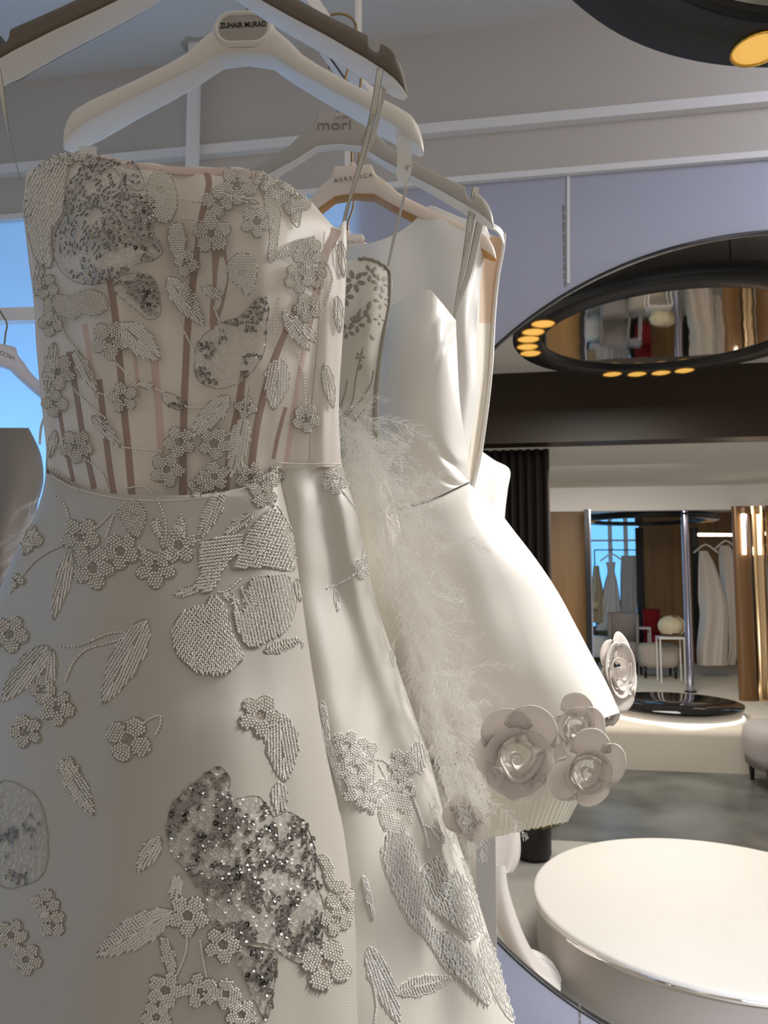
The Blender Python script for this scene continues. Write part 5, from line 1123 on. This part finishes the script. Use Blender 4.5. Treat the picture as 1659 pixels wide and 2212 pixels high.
fac = [[(1040, 500, 1.145), (1062, 508, 1.16), (1076, 512, 1.17), (1085, 502, 1.17)], [(1036, 570, 1.145), (1050, 572, 1.165), (1066, 574, 1.175), (1080, 574, 1.18)], [(1030, 680, 1.145), (1044, 680, 1.165), (1056, 680, 1.175), (1064, 680, 1.18)],
       [(1030, 800, 1.145), (1042, 800, 1.165), (1052, 800, 1.175), (1058, 800, 1.18)], [(1022, 900, 1.145), (1034, 900, 1.165), (1042, 900, 1.17), (1049, 900, 1.175)], [(1006, 1040, 1.145), (1010, 1040, 1.15), (1016, 1045, 1.16), (1020, 1056, 1.165)]]
G, F = loft(fac, 30, 80); nv_ = 80; mi = [0 if f[0] // 30 < 34 else 1 for f in F.tolist()]
o = mesh('armhole_facing', G.reshape(-1, 3), F, None, G4, True, [M['peach'], M['cream_satin']], mi); solid(o, .0015)
shl = [[(1044, 482, 1.12), (1060, 478, 1.125), (1078, 486, 1.14), (1090, 500, 1.16)], [(1052, 498, 1.12), (1064, 492, 1.125), (1078, 500, 1.14), (1090, 514, 1.16)], [(1060, 508, 1.125), (1070, 506, 1.13), (1080, 514, 1.145), (1086, 530, 1.16)]]
shl = [[(1036, 480, 1.13), (1060, 482, 1.14), (1080, 494, 1.155), (1090, 512, 1.17)], [(1046, 492, 1.12), (1062, 494, 1.13), (1078, 506, 1.15), (1087, 530, 1.165)], [(1082, 560, 1.175), (1083, 562, 1.175), (1084, 560, 1.175), (1085, 556, 1.175)]]
G, F = loft(shl[:2], 30, 12); o = mesh('shoulder_seam', G.reshape(-1, 3), F, M['satin_shade'], G4); solid(o, .003)
edge = [(1089, 505, 1.165), (1086, 540, 1.172), (1075, 600, 1.176), (1067, 680, 1.178), (1061, 790, 1.176), (1052, 880, 1.172), (1036, 990, 1.165), (1020, 1056, 1.16)]
MB().tube(catmull([tuple(at(*p)) for p in edge], 50).tolist(), .0032, 8).build('armhole_edge', M['satin_shade'], G4, True)

# ------------------------------------------------------------------ the rack at the left edge, in front of the bright panels
bl = R(-2.3, 2.05, at(30, 684, 1.9).z)
p0, p1 = at(-200, 688, 1.95), at(120, 680, 1.95)
rk2 = empty('side_rail', (p0 + p1) / 2, 'pale horizontal rail crossing the bright blue panels at the left edge', 'clothes rail')
hz = .018; MB().box((p0 + p1) / 2, (p1 - p0) / 2, (0, .015, 0), (0, 0, hz)).build('rail_bar', M['trim'], rk2)
for q in (p0, p1): MB().tube([(q.x, q.y, q.z - hz), (q.x, q.y, 0)], .010, 8).build('stand', M['trim'], rk2)
hc = at(-2, 742, 1.90); LH = empty('clothes_hanger', hc, 'lilac white hanger against the blue panels at the left edge, its lettering reversed', 'hanger')
S = np.linspace(-226, 226, 81); V = []; n = 12
for x in S:
    a = abs(x); zt = -np.interp(a, TOP[:, 0] + 8, TOP[:, 1] * 1.15); zb = -np.interp(a, BOT[:, 0], BOT[:, 1] * 1.15)
    for j in range(n):
        t = 2 * math.pi * j / n; V.append(hc + Vector((x, 14 * math.copysign(abs(math.cos(t)) ** .5, math.cos(t)), (zt + zb) / 2 + (zt - zb) / 2 * math.copysign(abs(math.sin(t)) ** .5, math.sin(t)))) * .001)
mesh('hanger_body', V, grid_faces(81, n, True), mat('lilac_white', (.75, .72, .76), .5), LH)
LH.rotation_euler.z = .85
MB().tube(catmull([tuple(at(*q)) for q in ((9, 742, 1.9), (12, 715, 1.9), (7, 695, 1.89), (4, 678, 1.90), (10, 668, 1.92), (22, 668, 1.95), (26, 676, 1.97))], 30).tolist(), .0022, 8).build('hook', M['brassdark'], LH, True)
q = at(4, 766, 1.9); o = text('reversed_lettering', 'NICOLE', (q.x, hc.y - .0146, q.z), .015, M['inkgrey'], LH, (math.pi / 2, .25, 0), -1)
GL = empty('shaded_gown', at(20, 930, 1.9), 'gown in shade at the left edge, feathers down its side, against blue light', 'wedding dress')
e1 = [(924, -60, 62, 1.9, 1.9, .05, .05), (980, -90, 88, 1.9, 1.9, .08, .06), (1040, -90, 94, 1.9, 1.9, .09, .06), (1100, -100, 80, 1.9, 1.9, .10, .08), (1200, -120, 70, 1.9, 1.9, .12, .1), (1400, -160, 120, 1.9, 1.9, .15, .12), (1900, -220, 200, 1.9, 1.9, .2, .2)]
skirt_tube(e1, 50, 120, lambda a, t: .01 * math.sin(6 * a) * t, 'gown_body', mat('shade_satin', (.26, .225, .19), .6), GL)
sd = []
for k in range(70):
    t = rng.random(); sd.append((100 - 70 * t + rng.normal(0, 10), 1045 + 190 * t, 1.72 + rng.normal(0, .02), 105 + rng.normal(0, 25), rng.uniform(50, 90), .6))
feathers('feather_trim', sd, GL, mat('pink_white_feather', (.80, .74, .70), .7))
rb_ = [(94, 905, 1.85), (88, 930, 1.86), (86, 960, 1.86)]
ribbon('hanging_ribbon', rb_, (6, 6, 5), M['ribbon'], GL, False)
